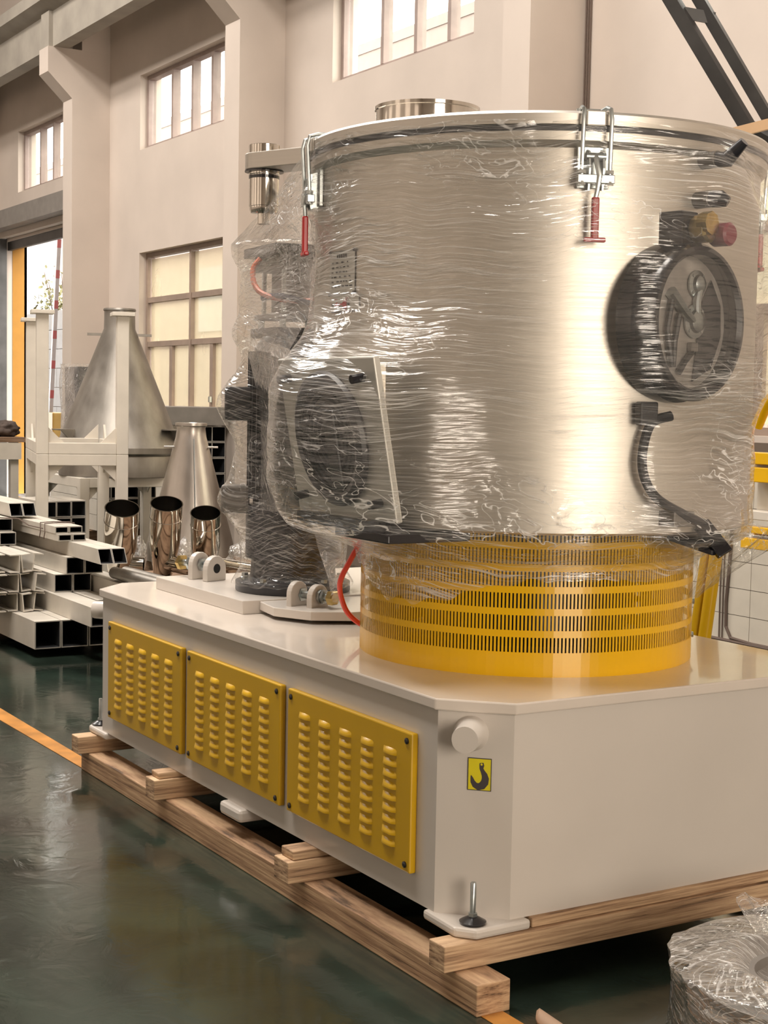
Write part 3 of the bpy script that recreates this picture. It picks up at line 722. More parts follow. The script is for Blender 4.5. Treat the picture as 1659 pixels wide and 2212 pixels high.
MB().lathe([(.19,2.188),(.19,2.206),(.157,2.208)],(SX,SY,0),(0,0,1),48,caps=False).build('inlet_flange',M_steel,lid,smooth=True)
MB().lathe([(.150,2.19),(.155,2.20),(.155,2.318),(.159,2.320),(.159,2.330),(.148,2.330),(.148,2.2)],(SX,SY,0),(0,0,1),64,caps=False).build('inlet_pipe',M_polish,lid,smooth=True)
MB().lathe([(.10,2.19),(.10,2.222),(.06,2.226),(0,2.227)],(-3.62,2.72,0),(0,0,1),40).build('port_cover',M_steel,lid,smooth=True)
hexbolt(MB(),(-3.61,2.70,2.226),(0,0,1),.011,.02).build('port_bolt',M_zinc,lid)

def polar(a,r,z): a=math.radians(a); return Vector((CX+r*math.cos(a),CY+r*math.sin(a),z))
def axes(a): a=math.radians(a); n_=Vector((math.cos(a),math.sin(a),0)); return n_, Vector((-n_.y,n_.x,0)), Vector((0,0,1))
def clamp(a,grip=.14,film=False):
    n_,t,u=axes(a)
    P=lambda s,out,z: polar(a,DR+out,z)+t*s
    cl=MB().obox(P(0,.006,2.045),t*.042,n_*.006,u*.052).build('toggle_clamp',M_zinc,mx,bevel=.002); tag(cl,'zinc toggle clamp with a red grip')
    for s in (-.036,.036):
        MB().tube([P(s,.038,2.02),P(s,.040,2.06),P(s,.046,2.16),P(s*.96,.040,2.186),P(s*.9,.015,2.194),P(s*.8,-.03,2.193)],.0055,8).build('clamp_rod',M_zinc,cl,smooth=True)
        MB().lathe([(.011,0),(.011,.009)],P(s,.038,2.026),u,6).build('rod_nut',M_zinc,cl)
        MB().lathe([(.011,0),(.011,.009)],P(s,.038,1.998),u,6).build('rod_nut',M_zinc,cl)
    MB().tube([P(-.036,-.028,2.193),P(.036,-.028,2.193)],.0055,8).build('clamp_hook',M_zinc,cl,smooth=True)
    MB().obox(P(0,-.012,2.165),t*.026,n_*.045,u*.020).build('hook_block',M_steel,cl,bevel=.004)
    MB().obox(P(0,.036,2.013),t*.048,n_*.011,u*.011).build('cross_bar',M_zinc,cl,bevel=.002)
    for s in (-.018,.018): MB().extr([P(s,.01,2.09),P(s,.035,2.082),P(s,.042,2.04),P(s,.032,1.985),P(s,.01,1.99)],t*.005).build('side_cheek',M_zinc,cl)
    MB().cyl(P(-.024,.030,2.07),P(.026,.030,2.07),.010,12).build('pivot_pin',M_zinc,cl,smooth=True)
    MB().tube([P(0,.034,2.07),P(.008,.048,2.02),P(.004,.045,1.985),P(0,.043,1.965)],[.008,.007,.006,.006],8).build('lever',M_zinc,cl,smooth=True)
    MB().obox(P(0,.043,1.915),t*.0095,n_*.008,u*(.053)).build('grip',M_red,cl,bevel=.004)
    MB().obox(P(0,.043,1.862),t*.028,n_*.007,u*.006).build('grip_foot',M_red,cl,bevel=.003)
    return cl
clamp(-23.6); clamp(-106.5); clamp(65); clamp(152)
# lifting arm with hanging knob beside the lid
arm=MB(); A=Vector((-4.47,2.205,2.205)); B=Vector((-4.02,2.40,2.205)); d=(B-A).normalized(); nn=Vector((-d.y,d.x,0)); poly=[]
for k in range(13): a=PI/2+PI*k/12; poly.append(A+d*(.062*math.cos(a))+nn*(.062*math.sin(a)))
poly=[B+nn*.062]+poly+[B-nn*.062]
am=MB().extr([p-Vector((0,0,.026)) for p in poly],(0,0,.052)).build('lid_arm',M_steel,mx,bevel=.003); 
MB().lathe([(.063,0),(.063,.004)],A-Vector((0,0,.031)),(0,0,1),32).build('arm_pad',M_blackpaint,am)
MB().lathe([(.050,0),(.050,.028),(.046,.030)],A+Vector((0,0,.026)),(0,0,1),32).build('knob_cap',M_polish,am,smooth=True)
MB().lathe([(.020,-.195),(.020,-.162),(.042,-.160),(.046,-.150),(.046,-.140),(.048,-.139),(.048,-.04),(.050,-.038),(.050,-.030)],A,(0,0,1),32).build('spindle_knob',M_polish,am,smooth=True)
MB().lathe([(.0495,-.052),(.0495,-.042)],A,(0,0,1),32).build('knob_ring',M_blackpaint,am)
q=A.lerp(B,.42); hexbolt(MB(),q+Vector((0,0,.026)),(0,0,1),.016,.02).build('arm_nut',M_zinc,am); MB().cyl(q+Vector((0,0,.046)),q+Vector((0,0,.068)),.011,12).build('arm_stud',M_blackpaint,am)
# column that carries the arm at the back of the drum
MB().cyl((-4.24,2.31,1.75),(-4.24,2.31,2.18),.030,24).build('arm_post',M_steel,mx,smooth=True)
MB().obox((-4.17,2.36,1.98),d*.07,nn*.03,(0,0,.03)).build('post_bracket',M_steel,mx,bevel=.003)

# name plate and arrow sticker (flat prints on the drum side)
def patch(a0,a1,z0,z1,out,name,m,parent):
    mb=MB(); n=8
    mb.grid(lambda u,v: polar(a0+(a1-a0)*u,DR+out,z0+(z1-z0)*v),n,1)
    k=len(mb.v); mb.grid(lambda u,v: polar(a0+(a1-a0)*u,DR+out-.0015,z0+(z1-z0)*v),n,1)
    return mb.build(name,m,parent)
npl=patch(-96.5,-84.0,1.738,1.858,.003,'name_plate',M_label,drum); tag(npl,'grey metal name plate with dark print')
for (z0,z1) in ((1.739,1.7405),(1.8555,1.857)): patch(-96.5,-84,z0,z1,.0038,'plate_border',M_print,npl)
for k in range(5): patch(-92.4+k*1.05,-91.7+k*1.05,1.838,1.848,.0038,'plate_character',M_print,npl)
rr=random.Random(5)
for r in range(6):
    x=-95.2
    while x<-86:
        wd=rr.uniform(.5,1.4); patch(x,x+wd,1.824-r*.013,1.828-r*.013,.0038,'plate_line',M_print,npl); x+=wd+rr.uniform(.4,1.6)
for (a,z) in ((-96.2,1.857),(-84.2,1.857),(-96.2,1.741),(-84.2,1.741)): MB().lathe([(.005,0),(.005,.004)],polar(a,DR+.003,z),axes(a)[0],10).build('rivet',M_print,npl)
ap=patch(-95,-82.2,1.690,1.735,.003,'arrow_plate',M_label,drum); tag(ap,'small plate with a red rotation arrow')
def flatp(pts,out,name,m,par):
    mb=MB(); mb.add([polar(a,DR+out,z) for a,z in pts],[tuple(range(len(pts)))]); return mb.build(name,m,par)
flatp([(-93.4,1.7115),(-91.6,1.719),(-91.6,1.714),(-89.3,1.714),(-88.6,1.722),(-87.2,1.726),(-87.2,1.697),(-88.6,1.701),(-89.3,1.709),(-91.6,1.709),(-91.6,1.704)],.0042,'red_arrow',M_red,ap)
for pts in ([(-94,1.727),(-86.2,1.729),(-86.2,1.7280),(-94,1.726)],[(-94,1.696),(-86.2,1.694),(-86.2,1.693),(-94,1.695)]): flatp(pts,.0042,'red_border',M_red,ap)
patch(-95,-82.2,1.690,1.6925,.0038,'plate_edge',M_print,ap)
for a in (-94.2,-86.3): MB().lathe([(.0035,0),(.0035,.003)],polar(a,DR+.003,1.711),axes(a)[0],8).build('rivet',M_print,ap)

# discharge chute with square plate and black ring, tilted a little downward
PC=Vector((-3.61,2.018,1.35)); pu=Vector((1,0,0)); tl=math.radians(10.5); pv=Vector((0,-math.sin(tl),math.cos(tl))); pn=pu.cross(pv)  # pn points to -Y
chb=MB(); a,b_=.12,.20
back=[Vector((PC.x+sx*a,2.30,PC.z+sz*b_)) for sx,sz in ((-1,-1),(1,-1),(1,1),(-1,1))]; fr=[PC+pu*(sx*a)+pv*(sz*b_) for sx,sz in ((-1,-1),(1,-1),(1,1),(-1,1))]
chb.add(fr+back,[(0,1,2,3),(0,4,5,1),(1,5,6,2),(2,6,7,3),(3,7,4,0)])
chute=chb.build('discharge_chute',M_steel,mx)
pl=MB().obox(PC+pn*.008,pu*.268,pv*.218,pn*.010).build('discharge_plate',M_castgrey if False else M_label,chute,bevel=.004)
MB().lathe([(.150,0),(.180,.0),(.186,.010),(.182,.022),(.165,.030),(.150,.026)],PC+pn*.017,pn,48,caps=False).build('black_ring',M_black,chute,smooth=True)
MB().lathe([(.152,.0),(.152,.004)],PC+pn*.017,pn,40).build('black_disc',M_blackpaint,chute)
for k in range(6): MB().lathe([(.150-.02*k,0),(.150-.02*k,.012),(.142-.02*k,.014),(.140-.02*k,0)],PC+pn*.02,pn,40,caps=False).build('rubber_rib',M_black,chute,smooth=True)
MB().obox(PC+pn*.03+pu*.02-pv*.03,pu*.03,pv*.12,pn*.012).build('latch_bar',M_blackpaint,chute,bevel=.006)
for sx,sz in ((-1,-1),(1,-1),(1,1),(-1,1)): MB().cyl(PC+pu*(sx*.205)+pv*(sz*.165)+pn*.015,PC+pu*(sx*.205)+pv*(sz*.165)+pn*.055,.012,10).build('plate_stud',M_blackpaint,chute,smooth=True)
# black brackets under the drum
MB().extr([(-3.86,2.02,1.135),(-3.40,2.02,1.135),(-3.36,2.02,1.085),(-3.50,2.02,1.085),(-3.53,2.02,1.10),(-3.86,2.02,1.105)],(0,.035,0)).build('support_bracket',M_blackpaint,mx,bevel=.004)
MB().box(-3.58,-3.30,1.99,2.24,1.086,1.110).build('support_bracket',M_blackpaint,mx,bevel=.004)
n2_,t2_,u2_=axes(5)
sb=MB(); q0=polar(12,.62,1.112); sb.extr([polar(2,.60,1.108),polar(8,.700,1.072),polar(12,.700,1.072),polar(20,.60,1.108)],(0,0,-.014)).build('support_bracket',M_blackpaint,mx,bevel=.003)
MB().bar(polar(9,.650,1.14),polar(11,.715,1.062),.05,.014,(1,0,0)).build('support_bracket',M_blackpaint,mx,bevel=.003)
MB().obox(polar(-1,.672,1.158),axes(-1)[1]*.035,axes(-1)[0]*.032,(0,0,.020)).build('cable_block',M_castgrey,mx,bevel=.003)
# two handles at the right of the drum
for a,z,l,ang in ((6,2.088,.115,.35),(4.5,1.985,.085,-.1)):
    n_,t,u=axes(a); p=polar(a,DR-.005,z); k=MB().cyl(p,p+n_*.055,.022,16).build('stub_knob',M_castgrey,mx,smooth=True)
    MB().tube([p+n_*.045,p+n_*.07+t*.02,p+n_*l+t*.03+u*(l*ang)],[.022,.022,.013],12).build('knob_lever',M_motor,k,smooth=True)

# inspection window
wa=12.5; ax,at_,au=axes(wa); wb=polar(-1.5,DR,1.665); wb=wb-ax*.03
R0=.196
iw=MB().lathe([(R0+.010,0),(R0+.012,.025),(R0+.010,.048),(R0,.052),(R0,.078),(R0+.006,.082),(R0+.006,.100),(R0-.003,.114),(R0-.014,.116),(R0-.024,.106),(R0-.024,.012)],wb,ax,64,caps=False).build('inspection_window',M_blackpaint,mx,smooth=True,angle=40); tag(iw,'black round inspection window with glass')
MB().lathe([(0,.066),(R0-.023,.066)],wb,ax,48).build('painted_mirror',mat('pale_reflection_disc',(.88,.82,.76),.30,.10,var=.12,nscale=9),iw)  # pale non-metal disc; the mirror's bright reflection is put into its colour
MB().lathe([(0,.106),(R0-.023,.106)],wb,ax,48).build('sight_glass',M_glassview,iw)
def wp(s,z,o): return wb+at_*s+au*z+ax*o
for (s,z,r) in ((.035,.100,.036),(.03,.005,.044)):
    MB().lathe([(r,0),(r,.005),(r*.7,.008),(r*.62,.016),(r*.3,.023),(0,.024)],wp(s,z,.070),ax,28).build('lamp_boss',M_zinc,iw,smooth=True)
    for k in range(4):
        a=PI/4+k*PI/2; MB().lathe([(.005,0),(.005,.004)],wp(s,z,.075)+at_*(r*.82*math.cos(a))+au*(r*.82*math.sin(a)),ax,6).build('boss_screw',M_zinc,iw)
MB().tube([wp(.035,.085,.080),wp(.028,.055,.080),wp(.03,.02,.080)],.011,10).build('pipe_link',M_zinc,iw,smooth=True)
MB().tube([wp(.02,.0,.080),wp(-.03,.03,.080),wp(-.085,.075,.078)],[.010,.013,.016],10).build('pipe_link',M_zinc,iw,smooth=True)
MB().obox(wp(.02,-.062,.076),at_*.014,au*.012,ax*.008).build('boss_nut',M_castgrey,iw,bevel=.002)
for pts in ([wp(-.075,.065,.078),wp(-.095,-.02,.078),wp(-.07,-.115,.078)],[wp(-.045,.02,.078),wp(-.062,-.05,.078),wp(-.066,-.115,.078)],[wp(.015,-.075,.078),wp(-.015,-.10,.078),wp(-.04,-.13,.078)]):
    MB().tube(pts,.008,8).build('inner_cable',M_black,iw,smooth=True)
MB().extr([wp(.03,-.150,.068),wp(.11,-.115,.068),wp(.150,-.03,.068),wp(.145,.05,.068),wp(.10,.115,.068),wp(.06,.05,.068),wp(.045,-.05,.068)],ax*.004).build('dark_reflection',M_motor,iw)  # dark sheet added for the dark right half of the mirrored interior
# brass valve on top of the window
vb=wb+au*(R0+.040)+ax*.04
vv=MB().obox(vb-at_*.02,at_*.035,ax*.045,au*.045).build('valve_block',M_blackpaint,mx,bevel=.004)
MB().lathe([(.030,0),(.036,.006),(.036,.045),(.030,.052)],vb+ax*.045,ax,10).build('brass_nut',M_brasszinc,vv)
MB().lathe([(.026,0),(.030,.006),(.030,.05),(.024,.056),(0,.056)],vb+ax*.07+at_*.045-au*.012,ax,20).build('red_knob',mat('maroon_knob',(.22,.03,.05),.3),vv,smooth=True)
MB().lathe([(.03,0),(.03,.03)],vb+ax*.075-at_*.01+au*.012,ax,8).build('brass_nut',M_brasszinc,vv)
# black cable from window down
hose([wb+ax*.06-au*.24-at_*.04,polar(-9,.675,1.40),polar(-11,.68,1.30),polar(-8,.685,1.22),polar(-1,.70,1.17),polar(4,.71,1.145)],.013,M_black,'cable')
MB().obox(polar(-10,.675,1.43),axes(-10)[1]*.026,axes(-10)[0]*.016,(0,0,.03)).build('cable_gland',M_black,mx,bevel=.005)
# yellow pipe post behind the guard
MB().cyl((-4.235,3.90,.0),(-4.145,3.90,.90),.040,20) if False else None

# ------------------------------------------------------------------ STRETCH FILM AROUND THE MIXER
film=empty('stretch_film',(CX,CY,.95),'clear crinkled stretch film wound around the drum and motor of the mixer','plastic film')
def sg(x,c,wd,p=4): return math.exp(-abs((x-c)/wd)**p)
def adiff(a,b_): return (a-b_+180)%360-180
def nz(x,y,z): return noise.noise(Vector((x,y,z)))
def RF(a,z):
    """film radius around the drum axis (angle in degrees)"""
    r=.655
    r+=.022*sg(z,2.14,.06,4)
    r+=.150*sg(adiff(a,0),0,33)*sg(z,1.70,.28)                 # over the inspection window
    r+=.100*sg(adiff(a,5),0,12,2)*sg(z,2.03,.10,2)              # over the knobs
    r+=.165*sg(adiff(a,-84),0,32)*sg(z,1.34,.28)                # over the discharge plate
    r+=.085*sg(adiff(a,6),0,18,2)*sg(z,1.13,.09,2)+.05*sg(adiff(a,-8),0,10,2)*sg(z,1.32,.2,2)
    for ca in (-23.6,-106.5): r+=.045*sg(adiff(a,ca),0,6,2)*sg(z,2.02,.06,2)
    th_=math.radians(a)
    wr=nz(th_*2.2,z*16,3.3)*.006+nz(th_*5+z*2,z*40,1.3)*.003+nz(th_*9,z*7,8.1)*.004
    if z<1.10:
        t=min(1,(1.10-z)/.10); t=t*t*(3-2*t); r=r*(1-t)+(GR+.014)*t
    return r+wr
def zlow(a):
    return .985+.05*nz(math.radians(a)*1.7,4.2,0)-.09*sg(adiff(a,-75),0,26,2)+.02*nz(math.radians(a)*9,1.1,5)
mb=MB(); NU,NV=420,170
def fd(u,v):
    a=-180+360*u; z0=zlow(a); z1=2.160+.012*nz(math.radians(a)*6,2,2)-(.0 if abs(adiff(a,-23))>14 else .05*0); z=z0+(z1-z0)*v
    r=RF(a,z); t=math.radians(a); return (CX+r*math.cos(t),CY+r*math.sin(t),z)
def fuv(u,v):
    a=-180+360*u; z0=zlow(a); z=z0+(2.16-z0)*v; return (math.radians(a)*.66,z)
mb.grid(fd,NU,NV,fuv)
def drum_crease(p):
    a=math.degrees(math.atan2(p.y-CY,p.x-CX)); z=p.z
    c=.0
    c-=.97*sg(adiff(a,2),0,30)*sg(z,1.72,.19)                       # taut over the window glass
    c+=.9*sg(adiff(a,-88),0,14,2)*sg(z,1.76,.14,2)                  # bunched at the name plate
    c+=.9*sg(adiff(a,28),0,22,2)*sg(z,1.22,.22,2)+.5*sg(adiff(a,-10),0,14,2)*sg(z,1.30,.12,2)
    c+=.6*sg(adiff(a,-80),0,34,2)*sg(z,1.2,.2,2)
    c-=.55*sg(adiff(a,-38),0,30,2)*sg(z,1.55,.5,2)
    c-=.4*sg(z,2.12,.05,2)
    return max(-.97,c)
mb.build('drum_wrap',M_film,film,smooth=True,angle=180,crease=drum_crease)
# motor wrap
def RM(a,z):
    pts=[(.765,.225),(.80,.215),(.84,.192),(1.0,.188),(1.10,.188),(1.45,.184),(1.60,.185),(1.67,.226),(1.70,.226),(1.76,.20),(1.90,.20),(1.95,.232),(1.99,.232),(2.01,.17)]
    r=pts[-1][1]
    for (z0,r0),(z1,r1) in zip(pts,pts[1:]):
        if z<=z1: t=max(0,(z-z0)/(z1-z0)); r=r0+(r1-r0)*t; break
    r+=.085*sg(adiff(a,-117.5),0,38,2)*(sg(z,1.43,.10,2)+.9*sg(z,1.08,.09,2)+.25*sg(z,1.25,.2,2))
    t=math.radians(a)
    return r+nz(t*2,z*12,9)*.010+nz(t*4,z*30,2)*.004+nz(t*1.3,z*5,7)*.012
def fm(u,v):
    a=-200+360*u; t=math.radians(a); z=.79+(2.00-.79)*v+.02*nz(t*3,v*2,1)*(1-v); r=RM(a,z); return (MX+r*math.cos(t),MY+r*math.sin(t),z)
MB().grid(fm,160,150,lambda u,v:(u*2*PI*.17,.79+1.21*v)).build('motor_wrap',M_film2,film,smooth=True,angle=180)
# sheet stretched from the lid edge down over the motor head, and from the plate to the motor
def sheet(name,A,B,nu,nv,amp=.006,m=None,sag=.0,wd=.7,cr=None):
    def P(L,t):
        x=t*(len(L)-1); i=min(int(x),len(L)-2); return Vector(L[i]).lerp(Vector(L[i+1]),x-i)
    def fn(u,v):
        p=P(A,v).lerp(P(B,v),u); k=math.sin(PI*u)
        return p+Vector((nz(p.x*6,p.z*22,1)*amp*k*2,-sag*k+nz(p.y*9,p.z*18,4)*amp*k*2,nz(p.x*7,p.y*7,3)*amp*k))
    la=(P(A,.5)-P(B,.5)).length; lb=sum((Vector(A[i])-Vector(A[i+1])).length for i in range(len(A)-1))
    def uv(u,v): return (u*la+2.3, v*lb+1.1)
    return MB().grid(fn,nu,nv,uv).build(name,m or M_film,film,smooth=True,angle=180,crease=None if cr is None else (lambda p:cr))
def mpt(a,z,k=.0): r=RM(a,z)+k; t=math.radians(a); return (MX+r*math.cos(t),MY+r*math.sin(t),z)
def dpt(a,z,k=.0): r=RF(a,z)+k; t=math.radians(a); return (CX+r*math.cos(t),CY+r*math.sin(t),z)
sheet('stretched_sheet',[dpt(-112,2.165),dpt(-110,2.10),dpt(-106,1.98),dpt(-104,1.85),dpt(-106,1.70),dpt(-108,1.56)],
      [mpt(-122,2.005),mpt(-112,1.99),mpt(-100,1.95),mpt(-92,1.86),mpt(-86,1.74),mpt(-82,1.64)],46,60,.008,None,.01)
sheet('stretched_sheet',[dpt(-150,2.165),dpt(-152,2.0),dpt(-155,1.8)],[mpt(-170,2.005),mpt(-175,1.95),mpt(-180,1.8)],30,30,.006)
sheet('stretched_top',[dpt(-112,2.165),dpt(-135,2.165),dpt(-150,2.165)],[mpt(-122,2.004),mpt(-150,2.004),mpt(-170,2.004)],30,24,.006)
sheet('stretched_sheet',[dpt(-107,1.59),dpt(-109,1.40),dpt(-109,1.25),dpt(-108,1.12)],
      [mpt(-84,1.66),mpt(-68,1.45),mpt(-64,1.25),mpt(-62,1.06)],40,46,.010,M_film2,-.02,cr=-.65)
# hanging tail under the chute
sheet('film_tail',[(-3.90,2.06,1.14),(-3.99,2.142,1.08),(-4.06,2.20,1.0),(-4.15,2.284,.90),(-4.265,2.368,.80)],[(-3.78,2.12,1.12),(-3.92,2.20,1.05),(-4.01,2.26,.985),(-4.12,2.316,.90),(-4.245,2.385,.80)],20,40,.012,M_film2,.0,.3)
# gathered tail below the right bracket
def tail(u,v):
    a=2*PI*u; c0=Vector(dpt(30,1.10)); c1=Vector(dpt(38,.90,-.01)); c=c0.lerp(c1,v); r=.10*(1-v)**1.3+.022+.010*nz(u*9,v*3,2); 
    return c+Vector((math.cos(a)*r*.5,math.sin(a)*r,.03*math.sin(3*a)*(1-v)))
MB().grid(tail,40,26,lambda u,v:(v*.3,u*.5)).build('film_tail',M_film2,film,smooth=True,angle=180)
# skirt loosely hanging at the lower right edge
sheet('film_skirt',[dpt(10,1.12),dpt(12,1.07),dpt(14,1.03)],[dpt(62,1.13,.02),dpt(60,1.08,.03),dpt(58,1.075,.03)],34,14,.012,M_film2)

# ------------------------------------------------------------------ STEEL TUBE PILE (left)
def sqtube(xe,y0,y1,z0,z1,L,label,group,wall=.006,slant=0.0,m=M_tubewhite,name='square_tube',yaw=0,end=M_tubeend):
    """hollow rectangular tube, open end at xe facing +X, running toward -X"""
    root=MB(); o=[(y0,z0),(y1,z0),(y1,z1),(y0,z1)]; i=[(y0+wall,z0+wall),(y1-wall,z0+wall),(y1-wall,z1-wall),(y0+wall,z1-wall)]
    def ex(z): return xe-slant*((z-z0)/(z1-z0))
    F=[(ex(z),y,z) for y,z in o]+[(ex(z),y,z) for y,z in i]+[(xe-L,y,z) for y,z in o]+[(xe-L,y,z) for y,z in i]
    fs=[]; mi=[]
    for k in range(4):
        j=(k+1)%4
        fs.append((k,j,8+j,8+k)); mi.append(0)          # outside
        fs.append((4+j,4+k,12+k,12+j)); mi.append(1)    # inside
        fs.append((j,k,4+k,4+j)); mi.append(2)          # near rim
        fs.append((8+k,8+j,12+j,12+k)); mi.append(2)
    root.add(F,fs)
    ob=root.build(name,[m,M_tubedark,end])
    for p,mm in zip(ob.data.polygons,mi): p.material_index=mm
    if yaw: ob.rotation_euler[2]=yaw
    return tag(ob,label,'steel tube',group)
g1='white square steel tubes in the floor pile'
tag(MB().box(-9.12,-9.02,2.45,3.25,0,.050).build('timber_block',M_wood,bevel=.006),'brown timber bearer under the front end of the steel tube pile','timber')
tag(MB().box(-11.5,-11.4,2.50,3.35,0,.050).build('timber_block',M_wood,bevel=.006),'brown timber bearer under the back of the steel tube pile','timber')
sqtube(-8.10,2.631,2.778,.051,.205,4,'large square tube in the bottom row, nearest the orange floor line',g1)
sqtube(-8.10,2.783,2.937,.051,.205,4,'large square tube in the middle of the bottom row',g1)
sqtube(-8.10,2.943,3.090,.051,.205,4,'large square tube of the bottom row half hidden by the machine',g1)
sqtube(-8.30,3.096,3.245,.051,.205,4,'large square tube of the bottom row hidden behind the machine cabinet',g1)
sqtube(-7.775,2.835,2.955,.207,.313,4,'long white tube lying over the bottom row and reaching behind the lifting pin',g1)
sqtube(-8.05,2.972,3.082,.207,.313,4,'white tube on the bottom row beside the one by the lifting pin',g1)
sqtube(-6.35,3.10,3.235,.207,.40,5,'longest white tube reaching behind the machine top plate',g1)
sqtube(-8.45,2.860,2.968,.315,.418,3.5,'dark-mouthed tube, left one of the lower middle pair',g1,wall=.005)
sqtube(-8.45,2.972,3.080,.315,.418,3.5,'dark-mouthed tube, right one of the lower middle pair',g1,wall=.005)
sqtube(-8.42,2.920,3.028,.420,.518,3.5,'dark-mouthed tube, left one of the upper middle pair',g1,wall=.005)
sqtube(-8.42,3.032,3.140,.420,.518,3.5,'dark-mouthed tube, right one of the upper middle pair',g1,wall=.005)
sqtube(-7.98,2.962,3.040,.520,.602,4,'mitre-cut tube, left one of the pair jutting out over the pile',g1,slant=.05,wall=.004)
sqtube(-7.98,3.043,3.121,.520,.602,4,'mitre-cut tube, right one of the pair jutting out over the pile',g1,slant=.05,wall=.004)
for k,(y,z) in enumerate(((2.900,.604),(2.985,.604),(2.897,.645),(2.982,.645))):
    sqtube(-8.55+(.05 if k<2 else 0),y,y+.080,z,z+.040,3.2,['lower left','lower right','upper left','upper right'][k]+' tube of the wired bundle of four small tubes','small tubes wired in a bundle',wall=.006)
sqtube(-9.15,2.820,2.900,.700,.780,2.6,'left one of the two mitred tubes on top of the pile',g1,slant=.05,wall=.004)
sqtube(-9.15,2.903,2.983,.700,.780,2.6,'right one of the two mitred tubes on top of the pile',g1,slant=.05,wall=.004)
sqtube(-8.98,2.700,2.800,.545,.620,2.6,'plain white tube on the left flank of the pile',g1,wall=.005)
sqtube(-9.05,2.700,2.800,.622,.698,2.6,'upper plain white tube on the left flank of the pile',g1,wall=.005)
# binding wire
for k,x in enumerate((-8.72,-8.80)):
    tag(MB().tube([(x,2.885,.60),(x+.02,2.885,.64),(x,2.89,.69),(x-.02,2.98,.692),(x,3.072,.69),(x,3.075,.61)],.0035,6).build('binding_wire',M_cable),('near','far')[k]+' loop of dark binding wire round the small tube bundle','wire')
tag(MB().tube([(-8.74,2.885,.66),(-8.86,2.84,.67),(-8.95,2.806,.704),(-9.1,2.69,.704),(-9.25,2.66,.62)],.0035,6).build('binding_wire',M_cable),'loose end of dark wire trailing over the pile flank','wire')
# light channel sections, stacked crookedly
def channel(xe,yc,zc,wd,hh,L,rot,label,t=.006):
    mb=MB(); ca,sa=math.cos(rot),math.sin(rot)
    P=[(-wd/2,-hh/2),(wd/2,-hh/2),(wd/2,-hh/2+t),(-wd/2+t,-hh/2+t),(-wd/2+t,hh/2-t),(wd/2,hh/2-t),(wd/2,hh/2),(-wd/2,hh/2)]
    pts=[(xe,yc+a*ca-b_*sa,zc+a*sa+b_*ca) for a,b_ in P]
    mb.extr(pts,(-L,0,0)); return tag(mb.build('channel_section',M_tubewhite),label,'steel channel','channel offcuts in the pile')
rowsn=('bottom','middle','top')
for r in range(3):
    for c in range(5):
        rot=[0,.0,PI,.10,-.12][c]
        channel(-8.47-.02*((r*5+c)%3),2.488+c*.0735,.262+r*.112,.058,.104,2.4,rot,'%s row channel offcut, %s from the left in the crooked stack'%(rowsn[r],('first','second','third','fourth','fifth')[c]))

# ------------------------------------------------------------------ WHITE STEEL STANDS
def stand(c, ux, lx, ly, H, up, label, leg=.075, plates=False, z0=0, omit=()):
    """table frame: 4 legs, rails, corner gussets. up=-1 means standing upside down (legs pointing up)"""
    ux=Vector((*ux,0)).normalized(); uy=Vector((-ux.y,ux.x,0)); c=Vector(c)
    root=empty('steel_stand',c,label,'stand','white welded stands')
    zl0,zl1=(z0,z0+H)
    ring=z0+H-.04 if up>0 else z0+.04
    cs=[(-1,-1),(1,-1),(1,1),(-1,1)]
    for sx,sy in cs:
        if (sx,sy) in omit: continue
        p=c+ux*(sx*lx/2)+uy*(sy*ly/2)
        MB().obox(Vector((p.x,p.y,(zl0+zl1)/2)),ux*(leg/2),uy*(leg/2),Vector((0,0,H/2))).build('leg',M_standwhite,root,bevel=.004)
        if plates:
            ft=MB().obox(Vector((p.x,p.y,zl1+.012)) if up<0 else Vector((p.x,p.y,zl0+.012)),ux*(leg*.95),uy*(leg*.95),Vector((0,0,.014))).build('foot_plate',M_standwhite,root,bevel=.004)
    for k in range(4):
        a=cs[k]; b_=cs[(k+1)%4]; pa=c+ux*(a[0]*lx/2)+uy*(a[1]*ly/2); pb=c+ux*(b_[0]*lx/2)+uy*(b_[1]*ly/2); d=(pb-pa).normalized()
        pa=pa+d*leg/2; pb=pb-d*leg/2
        MB().bar((pa.x,pa.y,ring),(pb.x,pb.y,ring),leg*.9,.08).build('rail',M_standwhite,root,bevel=.004)
        g=.11; zz=ring-.04 if up>0 else ring+.04; s=-1 if up>0 else 1; n_=d.cross(Vector((0,0,1)))*.008
        for q,dd in ((pa,d),(pb,-d)):
            MB().extr([Vector((q.x,q.y,zz))-n_,Vector((q.x,q.y,zz+s*g))-n_,Vector((q.x+dd.x*g,q.y+dd.y*g,zz))-n_],n_*2).build('gusset',M_standwhite,root)
    return root
ux=Vector((1.2,-.31,0)).normalized(); uy=Vector((-ux.y,ux.x,0))
A_=Vector((-10.5,3.46,0)); cst=A_-ux*.62+uy*.28
stand((cst.x,cst.y,0),(ux.x,ux.y),1.24,.56,1.03,1,'white welded steel stand on the floor carrying an upturned stand',.085)
stand((cst.x,cst.y,1.031),(ux.x,ux.y),1.24,.56,.985,-1,'upturned white steel stand with posts and foot plates pointing up',.085,True,z0=1.031,omit=((-1,1),))
stand((-12.45,4.76,0),(1,0),1.0,.95,.775,1,'low white stand carrying the big steel cone',.08)
